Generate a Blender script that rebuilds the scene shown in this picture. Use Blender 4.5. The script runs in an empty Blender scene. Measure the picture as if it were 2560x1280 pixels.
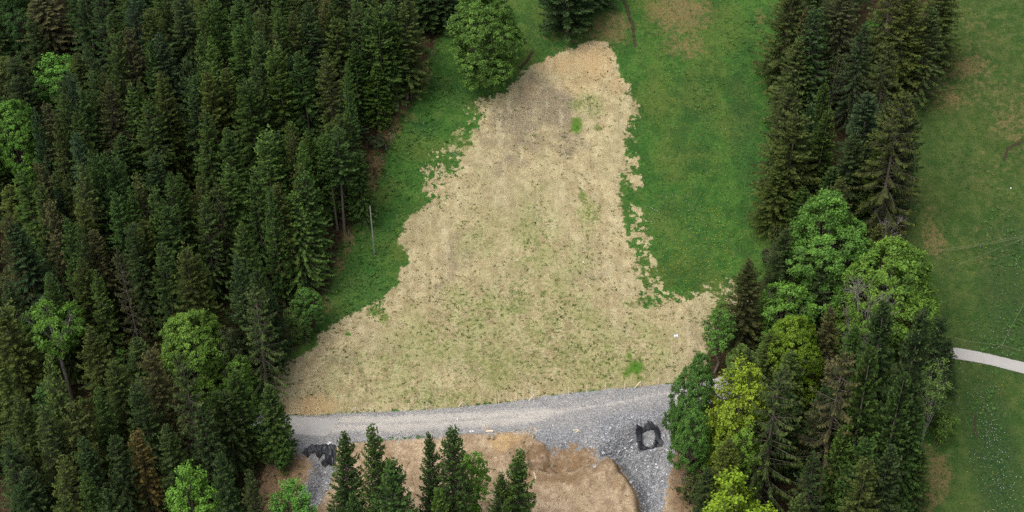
import bpy, bmesh, math, random
import numpy as np
from mathutils import Vector, Matrix

# ------------------------------------------------------------------ camera, world, sun, exposure
SC = bpy.context.scene
CAM = np.array([0.0, -147.0, 111.0]); PITCH = math.atan2(111, 147); F = 3500.0      # F in pixels of a 2560 px wide frame
cd = bpy.data.cameras.new('camera'); cam = bpy.data.objects.new('camera', cd); SC.collection.objects.link(cam)
cam.location = CAM; cam.rotation_euler = (math.pi/2 - PITCH, 0, 0)
cd.sensor_width = 36; cd.lens = 36*F/2560; cd.clip_start = 1; cd.clip_end = 3000
SC.camera = cam
SC.render.resolution_x, SC.render.resolution_y = 1024, 512
SUN_EL, SUN_ROT = math.radians(58), math.radians(-35)
w = bpy.data.worlds.new('World'); SC.world = w; w.use_nodes = True
nt = w.node_tree; nt.nodes.clear()
sky = nt.nodes.new('ShaderNodeTexSky'); sky.sky_type = 'NISHITA'; sky.sun_disc = False
sky.sun_elevation = SUN_EL; sky.sun_rotation = SUN_ROT; sky.air_density = 1.0; sky.dust_density = 4.0; sky.ozone_density = 1.0
hs = nt.nodes.new('ShaderNodeHueSaturation'); hs.inputs['Saturation'].default_value = 0.35
bg = nt.nodes.new('ShaderNodeBackground'); bg.inputs['Strength'].default_value = 0.15
wo = nt.nodes.new('ShaderNodeOutputWorld')
nt.links.new(sky.outputs[0], hs.inputs['Color']); nt.links.new(hs.outputs[0], bg.inputs[0]); nt.links.new(bg.outputs[0], wo.inputs[0])
sd = bpy.data.lights.new('sun', 'SUN'); sd.energy = 1.1; sd.angle = math.radians(40); sd.color = (1.0, 0.965, 0.90)
sun = bpy.data.objects.new('sun', sd); SC.collection.objects.link(sun)
_d = Vector((math.sin(-SUN_ROT)*-1*math.cos(SUN_EL), math.cos(SUN_ROT)*math.cos(SUN_EL), math.sin(SUN_EL)))
_d = Vector((-0.42, -0.35, 0.84)).normalized()
SUN_EL = math.asin(_d.z); sky.sun_elevation = SUN_EL; sky.sun_rotation = math.atan2(_d.x, _d.y)
sun.rotation_euler = _d.to_track_quat('Z', 'Y').to_euler()
vs = SC.view_settings; vs.view_transform = 'Standard'; vs.look = 'None'; vs.gamma = 1.0; vs.exposure = 0.42
SC.cycles.max_bounces = 5; SC.cycles.diffuse_bounces = 3; SC.cycles.transparent_max_bounces = 4
SC.cycles.transmission_bounces = 3; SC.cycles.caustics_reflective = False; SC.cycles.caustics_refractive = False
SC.cycles.use_denoising = False
SC.cycles.denoising_prefilter = 'ACCURATE' if hasattr(SC.cycles, 'denoising_prefilter') else SC.cycles.denoising_prefilter
COL = SC.collection
R0 = random.Random(7)

# ------------------------------------------------------------------ camera mathematics and terrain
fwd = np.array([0, math.cos(PITCH), -math.sin(PITCH)]); up = np.array([0, math.sin(PITCH), math.cos(PITCH)]); rgt = np.array([1.0, 0, 0])
def rays(px, py):
    px = np.atleast_1d(np.asarray(px, float)); py = np.atleast_1d(np.asarray(py, float))
    d = fwd[None]*F + rgt[None]*(px-1280)[:, None] - up[None]*(py-640)[:, None]
    return d/np.linalg.norm(d, axis=1)[:, None]
def project(P):
    v = np.atleast_2d(P) - CAM; z = v@fwd
    return 1280 + F*(v@rgt)/z, 640 - F*(v@up)/z, z
ALPHA = 0.404
def march(px, py, hf, off=0.0):
    d = rays(px, py); off = np.broadcast_to(np.asarray(off, float), (len(d),))
    g = lambda t: CAM[2]+d[:, 2]*t - hf(CAM[0]+d[:, 0]*t, CAM[1]+d[:, 1]*t) - off
    lo = np.full(len(d), 60.0); hi = lo.copy(); done = np.zeros(len(d), bool)
    for t in np.arange(62, 420, 2.0):
        neg = (g(np.full(len(d), t)) < 0) & ~done
        hi[neg] = t; lo[neg] = t-2; done |= neg
    hi[~done] = 420; lo[~done] = 418
    for _ in range(22):
        m = (lo+hi)/2; neg = g(m) < 0; hi = np.where(neg, m, hi); lo = np.where(neg, lo, m)
    return CAM[None] + d*((lo+hi)/2)[:, None]
plane = lambda x, y: ALPHA*y
_rt = march(*np.array([(-400, 985), (300, 1020), (720, 1034), (850, 1033), (1050, 1025), (1250, 1008), (1400, 986), (1500, 975), (1690, 958), (1900, 915), (2150, 872), (2380, 864), (2560, 904), (2900, 960)], float).T, plane)
_rt = _rt[np.argsort(_rt[:, 0])]
def ytop(x): return sum(np.interp(x+o, _rt[:, 0], _rt[:, 1]) for o in (-4, -2, 0, 2, 4))/5
def bench(x): return np.interp(x, [-60, -20, 22, 30, 60], [5.5, 5.5, 5.0, 3.0, 2.6])
def sm(a, b, v): t = np.clip((v-a)/(b-a), 0, 1); return t*t*(3-2*t)
def hbase(x, y):
    x = np.asarray(x, float); y = np.asarray(y, float)
    yt = ytop(x); wd = bench(x); z0 = ALPHA*yt
    up_ = ALPHA*y
    dn = z0 - 0.15 + 0.52*(y-(yt-wd))
    k = 1.2
    mid = np.where(y > yt, up_, np.where(y > yt-wd, z0-0.15*sm(0, 1, (yt-y)/wd), dn))
    far = 0.14*np.sin(x*0.11+1)*np.sin(y*0.13)
    return mid + far*sm(0, 8, np.abs(y-yt+wd/2)-wd/2) + (0.35-ALPHA)*0*k

def world(poly): a = np.array(poly, float); return march(a[:, 0], a[:, 1], hbase)[:, :2]
def sdist(X, Y, poly):
    """signed distance in metres, positive inside"""
    d2 = np.full(X.shape, 1e9); ins = np.zeros(X.shape, bool); n = len(poly)
    for i in range(n):
        ax, ay = poly[i]; bx, by = poly[(i+1) % n]; ex, ey = bx-ax, by-ay; L = ex*ex+ey*ey+1e-12
        t = np.clip(((X-ax)*ex+(Y-ay)*ey)/L, 0, 1)
        d2 = np.minimum(d2, (X-ax-t*ex)**2+(Y-ay-t*ey)**2)
        c = ((ay > Y) != (by > Y))
        if ey != 0: ins ^= c & (X < ax+(Y-ay)*ex/ey)
    return np.where(ins, 1, -1)*np.sqrt(d2)

P_BARE = [(1490,100),(1520,110),(1538,135),(1545,165),(1548,190),(1575,215),(1570,240),(1592,262),(1582,300),(1570,330),(1562,380),(1560,420),(1548,470),(1552,510),(1562,560),(1560,585),(1575,610),(1590,650),(1602,685),(1606,715),(1600,752),(1640,757),(1665,748),(1700,745),(1740,735),(1770,727),(1785,740),(1790,765),(1800,785),(1790,830),(1775,880),(1760,920),(1730,950),(1690,958),(1600,970),(1500,975),(1400,986),(1345,995),(1250,1008),(1150,1018),(1050,1025),(950,1030),(850,1033),(760,1035),(715,1034),(690,1000),(680,940),(705,905),(760,885),(792,866),(795,840),(830,812),(880,785),(915,768),(945,757),(960,740),(1000,705),(995,685),(1003,665),(1030,660),(1020,625),(990,605),(1010,580),(1010,560),(1030,535),(1060,520),(1075,512),(1098,515),(1100,470),(1110,445),(1140,415),(1150,380),(1165,350),(1200,290),(1185,265),(1225,245),(1262,235),(1290,205),(1310,180),(1345,155),(1370,145),(1410,128),(1440,120),(1470,100)]
P_GRAV = [(700,1034),(850,1033),(1050,1025),(1250,1008),(1400,986),(1500,975),(1690,958),(1740,950),(1720,990),(1680,1010),(1672,1040),(1688,1100),(1680,1160),(1665,1220),(1655,1290),(1608,1290),(1592,1230),(1568,1190),(1550,1165),(1520,1160),(1490,1178),(1462,1178),(1492,1160),(1494,1135),(1470,1116),(1440,1110),(1400,1120),(1350,1108),(1318,1085),(1270,1078),(1220,1086),(1180,1083),(1100,1093),(1000,1095),(940,1102),(880,1108),(845,1110),(838,1125),(836,1165),(832,1205),(800,1252),(778,1290),(745,1290),(757,1230),(775,1190),(780,1160),(765,1135),(740,1142),(715,1132),(690,1105),(600,1112),(520,1085),(505,1050),(560,1032),(620,1032)]
P_DRAIN1 = [(772,1128),(836,1120),(836,1165),(832,1205),(800,1252),(770,1310),(735,1310),(757,1230),(775,1190),(780,1160)]
P_DRAIN2 = [(1500,1120),(1600,1040),(1672,1040),(1690,1100),(1680,1160),(1665,1220),(1655,1310),(1610,1310),(1592,1230),(1568,1190),(1550,1165),(1530,1158),(1515,1140)]
P_ASPH1 = [(843,1052),(818,1091),(775,1089),(700,1082),(560,1074),(540,1046),(700,1036),(742,1037)]
P_ASPH2 = [(1664,984),(1690,975),(1800,942),(1950,908),(2150,877),(2380,867),(2470,884),(2560,906),(2900,965),(2900,1000),(2560,934),(2470,911),(2380,896),(2150,912),(1950,955),(1800,1000),(1720,1030),(1680,1015)]
P_SOIL = [(690,1125),(765,1135),(880,1108),(1180,1083),(1270,1072),(1320,1080),(1440,1100),(1500,1120),(1560,1160),(1690,1085),(1725,1110),(1760,1200),(1760,1330),(640,1330),(650,1200)]
P_FOR1 = [(1150,-120),(1120,60),(1080,140),(1045,250),(1000,300),(965,400),(925,520),(860,610),(840,690),(800,780),(790,835),(740,880),(690,900),(640,950),(640,1030),(715,1110),(690,1200),(650,1400),(-900,1400),(-900,-200)]
P_FOR2 = [(1975,-120),(1945,100),(1930,250),(1925,500),(1950,640),(1895,700),(1805,780),(1765,880),(1745,950),(1690,1050),(1700,1100),(1735,1200),(1745,1400),(2215,1400),(2290,1100),(2330,900),(2320,800),(2265,640),(2285,450),(2295,260),(2350,170),(2390,-120)]
xs = np.concatenate([-85-np.cumsum(np.geomspace(.5, 90, 26))[::-1], np.arange(-85, 85.01, .25), 85+np.cumsum(np.geomspace(.5, 90, 26))])
ys = np.concatenate([-52-np.cumsum(np.geomspace(.5, 60, 24))[::-1], np.arange(-52, 62.01, .25), 62+np.cumsum(np.geomspace(.5, 90, 26))])
X, Y = np.meshgrid(xs, ys)
def noise2(X, Y, s, seed):
    r = np.random.RandomState(seed); G = r.rand(256, 256)
    u, v = X*s+500.3, Y*s+500.7; i, j = np.floor(u).astype(int), np.floor(v).astype(int); fu, fv = u-i, v-j
    fu = fu*fu*(3-2*fu); fv = fv*fv*(3-2*fv); g = lambda a, b: G[a % 256, b % 256]
    return (g(i, j)*(1-fu)+g(i+1, j)*fu)*(1-fv)+(g(i, j+1)*(1-fu)+g(i+1, j+1)*fu)*fv-.5
A = {}
CL = 6.0
for k, P in (('bare', P_BARE), ('grav', P_GRAV), ('asph', None), ('soil', P_SOIL), ('floor', None), ('drain', None)):
    if P: A[k] = np.clip(sdist(X, Y, world(P)), -CL, CL)
for pp in ([(1600,585),(1612,598),(1643,655),(1634,660),(1608,618)], [(1616,676),(1628,686),(1632,762),(1621,762)], [(1568,392),(1592,397),(1590,412),(1568,412)], [(1572,440),(1598,447),(1592,462),(1570,455)], [(1575,518),(1602,528),(1600,546),(1575,538)], [(1580,562),(1600,572),(1618,604),(1600,600)], [(1645,690),(1652,700),(1665,740),(1655,742)], [(1058,428),(1075,424),(1090,440),(1112,446),(1100,470),(1072,456)], [(1106,374),(1121,370),(1117,387),(1105,386)], [(1084,386),(1094,386),(1092,396),(1084,396)], [(1064,470),(1085,466),(1102,480),(1090,502),(1068,490)], [(1130,335),(1150,325),(1160,345),(1140,352)], [(1755,712),(1782,717),(1787,729),(1765,723)], [(1808,714),(1836,728),(1830,746),(1815,736)], [(1820,752),(1850,744),(1874,766),(1840,776)]):
    A['bare'] = np.clip(np.maximum(A['bare'], sdist(X, Y, world(pp))), -CL, CL)
A['asph'] = np.clip(np.maximum(sdist(X, Y, world(P_ASPH1)), sdist(X, Y, world(P_ASPH2))), -CL, CL)
A['floor'] = np.clip(np.maximum(sdist(X, Y, world(P_FOR1)), sdist(X, Y, world(P_FOR2))), -CL, CL)
A['drain'] = np.clip(np.maximum(sdist(X, Y, world(P_DRAIN1)), sdist(X, Y, world(P_DRAIN2))), -CL, CL)
def blobs(lst):
    """soft patches: (px, py, radius_x_m, radius_y_m, amount)"""
    o = np.zeros(X.shape); a = np.array(lst, float); c = march(a[:, 0], a[:, 1], hbase)
    for (px, py, rx, ry, am), p in zip(lst, c):
        q = ((X-p[0])/rx)**2+((Y-p[1])/ry)**2
        o = np.maximum(o, am*np.clip(1-q, 0, 1)**.6) if am > 0 else o
    return o
A['patchy'] = blobs([(1110,440,3.6,6,1),(1180,310,2.4,4.5,1),(1575,300,1.8,5,.8),(1580,450,1.6,6,.8),(1605,620,2.0,5.5,1),(1625,720,1.8,3.5,1),(1700,745,3,1.2,.6),(1830,730,3.2,3.2,.9),(945,790,2.6,2.0,1),(960,770,2,1.5,1),(1240,250,3,1.2,.5)])
A['tgreen'] = blobs([(1100,850,8,6,.34),(1350,880,10,6,.40),(1620,860,5,5,.30),(1000,920,7,4,.34),(1400,700,5,7,.30),(1200,600,4,6,.24),(1441,313,1.0,1.7,.95),(1495,318,.7,.7,.7),(1456,490,.6,1.0,.8),(1590,918,1.4,1.2,1),(1573,890,.5,1.3,.8),(1566,930,.7,1.2,.8),(1359,733,.5,.5,.8),(1600,948,.7,.7,.7),(1340,620,4,10,.34),(1200,800,8,7,.38),(1500,900,9,5,.40),(1420,800,6,6,.36),(1250,900,9,5,.42),(900,950,6,5,.30),(1465,265,3.0,2.5,.45),(1150,345,2.5,2.4,.5),(940,780,1.5,.7,.8),(960,795,.8,.9,.85),(870,835,.5,.4,.9),(1290,750,3,3,.5),(1100,990,8,2,.42),(1575,760,1.3,.8,.6),(1610,755,3,1,.45),(1470,540,2.0,3.0,.4)])
A['tbrown'] = blobs([(1380,255,4,4,.85),(1290,300,4.5,4,.8),(1420,350,3.5,3,.6),(1200,330,2.5,2.5,.4),(1330,260,3.5,5.5,.75),(1400,300,3.5,4.5,.6),(1300,340,4,3.5,.6),(1270,400,4,3,.35),(1140,640,3,3.5,.45),(1120,720,2.5,2.5,.35),(1240,720,3,2,.3),(1500,700,2,3,.3),(780,880,4,3,.35),(1740,850,4,5,.25),(860,900,4,3,.25)])
A['tsand'] = blobs([(1480,150,3.6,4.5,.9),(1400,160,4.5,2.6,.75),(1540,210,1.6,2.4,.6),(1440,215,4,2.5,.5),(1325,215,2,2.5,.4),(775,1012,4.2,1.6,1),(1270,1105,3.3,1.6,.9),(1220,1068,.9,.9,.8),(1320,1075,1.6,1.1,.7),(1255,1060,.8,.8,.6)])
A['dry'] = blobs([(1700,30,6,5,.95),(1710,115,4.5,3,.75),(1525,70,4.5,4,.85),(1450,80,5,3,.5),(2400,165,6,2.5,.9),(2370,240,3.2,3,.75),(2335,600,2.0,3,.8),(2320,540,1.5,3,.5),(2480,230,8,4,.5),(2540,310,5,6,.6),(2440,80,6,6,.4),(2500,450,5,7,.3),(2460,620,4,4,.35),(2330,1180,3,4,.9),(2290,1240,3.5,3,1),(970,320,2.4,2.2,1),(940,400,1.4,3.2,1),(925,460,1.3,2.5,.9),(1000,270,2.0,1.6,.8),(1060,180,1.2,3.5,.7),(870,600,1.2,2.5,.9),(850,660,1.0,2.2,.8),(815,760,1.2,2,.8),(1020,290,3,1.5,.45),(915,580,2,2,.4),(1320,150,1.5,2,.3),(1650,60,6,3,.4),(1390,100,5,3,.4),(1830,720,2.6,1.6,.5),(1900,40,1,2,.6)])
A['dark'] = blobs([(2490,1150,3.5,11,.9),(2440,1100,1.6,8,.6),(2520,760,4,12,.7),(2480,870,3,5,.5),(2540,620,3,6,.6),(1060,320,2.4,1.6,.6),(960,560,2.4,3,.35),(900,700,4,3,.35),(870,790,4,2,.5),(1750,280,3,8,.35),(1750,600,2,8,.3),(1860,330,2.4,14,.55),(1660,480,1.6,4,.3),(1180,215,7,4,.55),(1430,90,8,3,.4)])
# light compacted wheel track along the gravel road
tr = [(640,1054),(850,1060),(1000,1058),(1150,1050),(1300,1040),(1420,1026),(1550,1005),(1700,975)]
tw = world(tr); dt = np.full(X.shape, 1e9)
for i in range(len(tw)-1):
    a, b = tw[i], tw[i+1]; e = b-a; t = np.clip(((X-a[0])*e[0]+(Y-a[1])*e[1])/(e@e), 0, 1)
    dt = np.minimum(dt, np.hypot(X-a[0]-t*e[0], Y-a[1]-t*e[1]))
A['track'] = 1-dt/(1.5-.3*sm(2, 16, X))-.75*sm(1, 9, X)
def rill(pts, wd):
    q = world(pts); d = np.full(X.shape, 1e9)
    for i in range(len(q)-1):
        a, b = q[i], q[i+1]; e = b-a; t = np.clip(((X-a[0])*e[0]+(Y-a[1])*e[1])/(e@e), 0, 1)
        d = np.minimum(d, np.hypot(X-a[0]-t*e[0], Y-a[1]-t*e[1]))
    return np.clip(1-d/wd, -1, 1)
A['rill'] = np.maximum.reduce([rill([(1555,-10),(1567,15),(1575,45),(1582,58),(1584,78),(1588,112)], .42), rill([(1332,128),(1318,150),(1300,168)], .35), rill([(2440,1030),(2436,1060),(2441,1090)], .2), rill([(2510,400),(2520,370),(2560,350)], .3)])
A['exc'] = blobs([(1400,1150,7.5,3.6,1),(1340,1105,2.5,2,.8),(1460,1140,3,2.2,1),(1330,1180,3,2.5,.7),(1540,1190,2.5,3,.6),(1480,1230,3,4,.45)])
A['humus'] = blobs([(700,1170,4.5,5,1),(680,1240,5,4,1),(1715,1120,1.8,5,.9),(1700,1200,2.2,6,.8),(755,1200,1.2,4,.7),(1590,1240,1.2,3,.6),(790,1268,1.5,2,.6)])
A['olive'] = sm(44, 54, X+noise2(X, Y, .15, 77)*10)
Z = hbase(X, Y)
dr = sm(-0.3, 1.6, A['drain']+noise2(X, Y, .5, 3)*.8)
Z -= dr*1.7*sm(0.5, 5, ytop(X)-bench(X)-Y+2.5)
soilm = sm(-.5, .8, A['soil']-np.maximum(A['grav'], -2)*1.5)
Z += soilm*(.35+.65*A['exc'])*(noise2(X, Y, .25, 5)*1.3+noise2(X+noise2(X, Y, .3, 66)*3, Y, .8, 6)*.75+np.abs(noise2(X, Y, 1.5, 67))*.45+np.abs(noise2(X+Y*.3, Y, 1.1, 69))*1.4*A['exc']+noise2(X, Y, 2.6, 7)*.28)
_m = np.array([(1320,1195),(1400,1180),(1475,1178),(1535,1158),(1562,1185),(1592,1240),(1600,1340),(1280,1340)], float); md = sdist(X, Y, march(_m[:, 0], _m[:, 1], hbase)[:, :2])+noise2(X, Y, .6, 70)*.9
Z += 1.1*sm(-.5, .7, md)*sm(-.4, .3, A['soil']-np.maximum(A['grav'], -2)*1.2)
# crater of loose soil under the road edge and a terrace lip
_c = march([1400], [1150], hbase)[0]
q = np.hypot((X-_c[0])/5.0, (Y-_c[1])/2.2)
q += noise2(X, Y, .5, 68)*.5; Z -= 1.5*soilm*np.clip(1-q, 0, 1)**.7; Z += .35*soilm*np.exp(-((q-1.15)/.25)**2)*(Y < _c[1]+.5)
_c2 = march([775], [1015], hbase)[0]
qq = np.clip(1-np.hypot((X-_c2[0])/4.5, (Y-_c2[1])/1.6), 0, 1); Z -= .5*qq**.6
bm_ = sm(-.3, .4, A['bare'])*sm(.2, -.4, A['grav'])
Z += bm_*(noise2(X, Y, 1.3, 8)*.10+noise2(X, Y, 3.2, 9)*.07)
gm_ = sm(-.3, .4, A['grav'])
Z += gm_*noise2(X, Y, 2.8, 10)*.05 + gm_*sm(.5, 2, A['drain'])*noise2(X, Y, 1.6, 11)*.25
Z += (1-bm_)*(1-gm_)*(noise2(X, Y, .35, 12)*.22+noise2(X, Y, 1.4, 13)*.09)*sm(0, 2, np.abs(A['asph']))*(A['asph'] < 0)
Z -= .25*np.clip(A['rill'], 0, 1)
def hgrid(x, y):
    x = np.asarray(x, float); y = np.asarray(y, float)
    i = np.clip(np.searchsorted(xs, x)-1, 0, len(xs)-2); j = np.clip(np.searchsorted(ys, y)-1, 0, len(ys)-2)
    fu = np.clip((x-xs[i])/(xs[i+1]-xs[i]), 0, 1); fv = np.clip((y-ys[j])/(ys[j+1]-ys[j]), 0, 1)
    return (Z[j, i]*(1-fu)+Z[j, i+1]*fu)*(1-fv)+(Z[j+1, i]*(1-fu)+Z[j+1, i+1]*fu)*fv
def samp(k, x, y):
    i = np.clip(np.searchsorted(xs, x), 0, len(xs)-1); j = np.clip(np.searchsorted(ys, y), 0, len(ys)-1)
    return A[k][j, i]
def on_ground(px, py): return march([px], [py], hgrid)[0]
def px_per_m(p): return F/((np.asarray(p)-CAM)@fwd)

# ------------------------------------------------------------------ node helpers and materials
class NT:
    def __init__(s, name):
        s.m = bpy.data.materials.new(name); s.m.use_nodes = True; s.t = s.m.node_tree; s.t.nodes.clear()
        s.out = s.n('ShaderNodeOutputMaterial')
        s.pos = s.n('ShaderNodeNewGeometry').outputs['Position']
    def n(s, typ, **kw):
        o = s.t.nodes.new(typ)
        for k, v in kw.items(): setattr(o, k, v)
        return o
    def put(s, sock, v):
        if isinstance(v, (int, float)): sock.default_value = v
        elif isinstance(v, tuple): sock.default_value = (*v, 1.0) if len(v) == 3 and len(sock.default_value) == 4 else v
        else: s.t.links.new(v, sock)
    def m2(s, op, a, b=0.0, c=0.0):
        o = s.n('ShaderNodeMath', operation=op); s.put(o.inputs[0], a); s.put(o.inputs[1], b); s.put(o.inputs[2], c); return o.outputs[0]
    def noise(s, scale, detail=3, rough=.55, vec=None, dist=0.0):
        o = s.n('ShaderNodeTexNoise'); o.inputs['Scale'].default_value = scale; o.inputs['Detail'].default_value = detail
        o.inputs['Roughness'].default_value = rough; o.inputs['Distortion'].default_value = dist
        s.put(o.inputs['Vector'], vec or s.pos); return o.outputs['Fac']
    def attr(s, k):
        o = s.n('ShaderNodeAttribute', attribute_name=k); return o.outputs['Fac']
    def ss(s, v, a, b):
        o = s.n('ShaderNodeMapRange', interpolation_type='SMOOTHSTEP'); s.put(o.inputs[0], v); o.inputs[1].default_value = a; o.inputs[2].default_value = b; return o.outputs[0]
    def mix(s, f, a, b, mode='MIX'):
        o = s.n('ShaderNodeMix', data_type='RGBA', blend_type=mode); s.put(o.inputs[0], f); s.put(o.inputs[6], a); s.put(o.inputs[7], b); return o.outputs[2]
    def bsdf(s, col, rough=.9, spec=.2, normal=None, metal=0.0):
        o = s.n('ShaderNodeBsdfPrincipled'); s.put(o.inputs['Base Color'], col); s.put(o.inputs['Roughness'], rough)
        o.inputs['Specular IOR Level'].default_value = spec; o.inputs['Metallic'].default_value = metal
        if normal: s.t.links.new(normal, o.inputs['Normal'])
        s.t.links.new(o.outputs[0], s.out.inputs[0]); return o
    def bump(s, h, dist=.05, st=1.0):
        o = s.n('ShaderNodeBump'); o.inputs['Distance'].default_value = dist; o.inputs['Strength'].default_value = st; s.put(o.inputs['Height'], h); return o.outputs[0]

def ground_material():
    s = NT('ground_cover')
    a = {k: s.attr('g_'+k) for k in ('bare', 'grav', 'asph', 'soil', 'floor', 'patchy', 'tgreen', 'tbrown', 'tsand', 'dry', 'dark', 'track', 'rill', 'olive', 'exc', 'humus')}
    n_big = s.noise(.16, 4); n_mid = s.noise(.7, 5, .6); n_fine = s.noise(3.2, 4, .62); n_sp = s.noise(8.5, 2, .6); n_xf = s.noise(16, 2, .6)
    edge = s.noise(1.3, 6, .72)
    # meadow
    g = s.mix(s.ss(n_mid, .35, .68), (.040, .110, .020), (.073, .160, .029))
    g = s.mix(s.ss(n_big, .42, .68), g, (.088, .132, .028))
    g = s.mix(s.m2('MULTIPLY', s.ss(n_fine, .46, .66), .55), g, (.014, .050, .010))
    g = s.mix(s.m2('MULTIPLY', s.ss(n_sp, .52, .72), .40), g, (.060, .125, .028))
    g = s.mix(s.m2('MULTIPLY', s.ss(s.noise(.28, 5, .65), .48, .62), .6), g, (.026, .072, .016))
    g = s.mix(s.m2('MULTIPLY', s.ss(s.noise(.42, 5, .7, None, .8), .54, .68), .5), g, (.105, .150, .036))
    g = s.mix(s.m2('MULTIPLY', a['olive'], .70), g, s.mix(s.ss(n_mid, .35, .65), (.040, .070, .018), (.080, .098, .030)))
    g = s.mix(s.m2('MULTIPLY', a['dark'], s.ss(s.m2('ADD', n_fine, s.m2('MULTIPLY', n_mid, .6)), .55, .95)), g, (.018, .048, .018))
    dryc = s.mix(s.ss(n_sp, .38, .62), (.13, .105, .035), (.24, .165, .085))
    # forest floor
    fl = s.mix(s.ss(n_fine, .4, .62), (.030, .022, .012), (.075, .048, .026))
    fl = s.mix(s.ss(n_mid, .52, .66), fl, (.025, .045, .012))
    c = s.mix(s.ss(s.m2('ADD', a['floor'], s.m2('MULTIPLY', s.m2('SUBTRACT', edge, .5), 3.0)), -.2, .9), g, fl)
    c = s.mix(s.m2('MULTIPLY', s.ss(s.m2('ADD', a['dry'], s.m2('MULTIPLY', s.m2('SUBTRACT', s.noise(1.4, 5, .7), .5), 2.6)), .28, 1.05), .85), c, dryc)
    # bare field with straw and sprouting grass
    b = s.mix(s.ss(n_mid, .36, .66), (.31, .245, .126), (.49, .410, .230))
    b = s.mix(s.m2('MULTIPLY', s.ss(n_big, .44, .66), .45), b, (.265, .245, .125))
    b = s.mix(s.ss(s.m2('ADD', a['tbrown'], s.m2('MULTIPLY', s.m2('SUBTRACT', s.noise(.45, 5, .6), .5), 1.8)), .1, .8), b, (.185, .148, .098))
    b = s.mix(s.ss(a['tsand'], .1, .9), b, (.43, .30, .145))
    b = s.mix(s.m2('MULTIPLY', s.ss(n_sp, .50, .66), .65), b, (.62, .54, .36))
    b = s.mix(s.m2('MULTIPLY', s.ss(n_xf, .54, .70), .62), b, (.115, .085, .045))
    b = s.mix(s.m2('MULTIPLY', s.ss(n_fine, .58, .70), .45), b, (.20, .150, .085))
    mp = s.n('ShaderNodeMapping'); s.put(mp.inputs[0], s.pos); mp.inputs['Scale'].default_value = (1.0, .22, .22); mp.inputs['Rotation'].default_value = (0, 0, .12)
    strk = s.noise(.9, 5, .6, mp.outputs[0])
    b = s.mix(s.m2('MULTIPLY', s.ss(strk, .50, .68), .45), b, (.25, .195, .105))
    b = s.mix(s.m2('MULTIPLY', s.ss(strk, .46, .32), .40), b, (.52, .46, .29))
    b = s.mix(s.m2('MULTIPLY', s.m2('MULTIPLY', s.m2('MINIMUM', a['tgreen'], .55), 1.3), s.ss(s.noise(.35, 4), .38, .58)), b, (.235, .262, .085))
    gr_n = s.m2('ADD', s.noise(2.1, 5, .75), s.m2('MULTIPLY', a['tgreen'], .30))
    gr_n = s.m2('SUBTRACT', gr_n, s.m2('MULTIPLY', a['tsand'], .10))
    b = s.mix(s.m2('MULTIPLY', s.ss(gr_n, .55, .74), .80), b, (.11, .150, .035))
    b = s.mix(s.ss(s.m2('ADD', a['tgreen'], s.m2('MULTIPLY', s.m2('SUBTRACT', edge, .5), 1.6)), .68, .85), b, (.075, .175, .022))
    # concentric rake marks in the straw
    c0 = march([1372], [985], hbase)[0]
    vsub = s.n('ShaderNodeVectorMath', operation='DISTANCE'); s.put(vsub.inputs[0], s.pos); vsub.inputs[1].default_value = tuple(c0)
    rr = s.m2('ADD', vsub.outputs['Value'], s.m2('MULTIPLY', s.m2('SUBTRACT', n_mid, .5), .9))
    ring = s.m2('SINE', s.m2('MULTIPLY', rr, 13.0))
    rmask = s.m2('MULTIPLY', s.ss(vsub.outputs['Value'], 13.0, 5.0), s.ss(ring, .2, 1.0))
    b = s.mix(s.m2('MULTIPLY', rmask, .42), b, (.23, .17, .085))
    be = s.m2('ADD', s.m2('ADD', a['bare'], s.m2('MULTIPLY', s.m2('MULTIPLY', s.m2('SUBTRACT', s.noise(.55, 5, .6), .5), 9.0), s.m2('ADD', a['patchy'], .06))), s.m2('MULTIPLY', s.m2('SUBTRACT', edge, .5), s.m2('ADD', 2.6, s.m2('MULTIPLY', a['patchy'], 12.0))))
    bm = s.ss(be, -.14, .14)
    c = s.mix(bm, c, b)
    # worked soil below the road
    so = s.mix(s.ss(n_mid, .35, .66), (.35, .250, .155), (.54, .415, .275))
    so = s.mix(s.m2('MULTIPLY', s.ss(n_fine, .52, .68), .7), so, (.26, .165, .092))
    so = s.mix(s.m2('MULTIPLY', s.ss(n_sp, .56, .7), .4), so, (.58, .48, .35))
    so = s.mix(s.ss(s.m2('ADD', a['tsand'], s.m2('MULTIPLY', s.m2('SUBTRACT', n_fine, .5), 1.8)), .35, .9), so, (.48, .33, .165))
    so = s.mix(s.m2('MULTIPLY', s.ss(s.m2('ADD', a['exc'], s.m2('MULTIPLY', s.m2('SUBTRACT', n_mid, .5), 1.2)), .2, .8), .85), so, s.mix(s.ss(s.noise(1.8, 5, .7), .38, .64), (.17, .112, .066), (.40, .30, .20)))
    so = s.mix(s.m2('MULTIPLY', s.ss(s.m2('ADD', a['humus'], s.m2('MULTIPLY', s.m2('SUBTRACT', n_mid, .5), 1.4)), .25, .8), .8), so, s.mix(s.ss(n_fine, .4, .64), (.085, .052, .030), (.25, .155, .080)))
    so = s.mix(s.m2('MULTIPLY', s.ss(s.noise(5.0, 4, .75), .56, .66), .55), so, (.14, .088, .05))
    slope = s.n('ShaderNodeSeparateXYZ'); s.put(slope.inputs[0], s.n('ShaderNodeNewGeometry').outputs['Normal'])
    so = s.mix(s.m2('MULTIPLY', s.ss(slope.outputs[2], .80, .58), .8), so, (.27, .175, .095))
    so = s.mix(s.m2('MULTIPLY', s.ss(s.noise(.5, 6, .7), .50, .66), .5), so, (.235, .155, .088))
    so = s.mix(s.m2('MULTIPLY', s.ss(s.noise(1.1, 6, .75, None, 1.5), .56, .64), .5), so, (.16, .105, .062))
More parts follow.
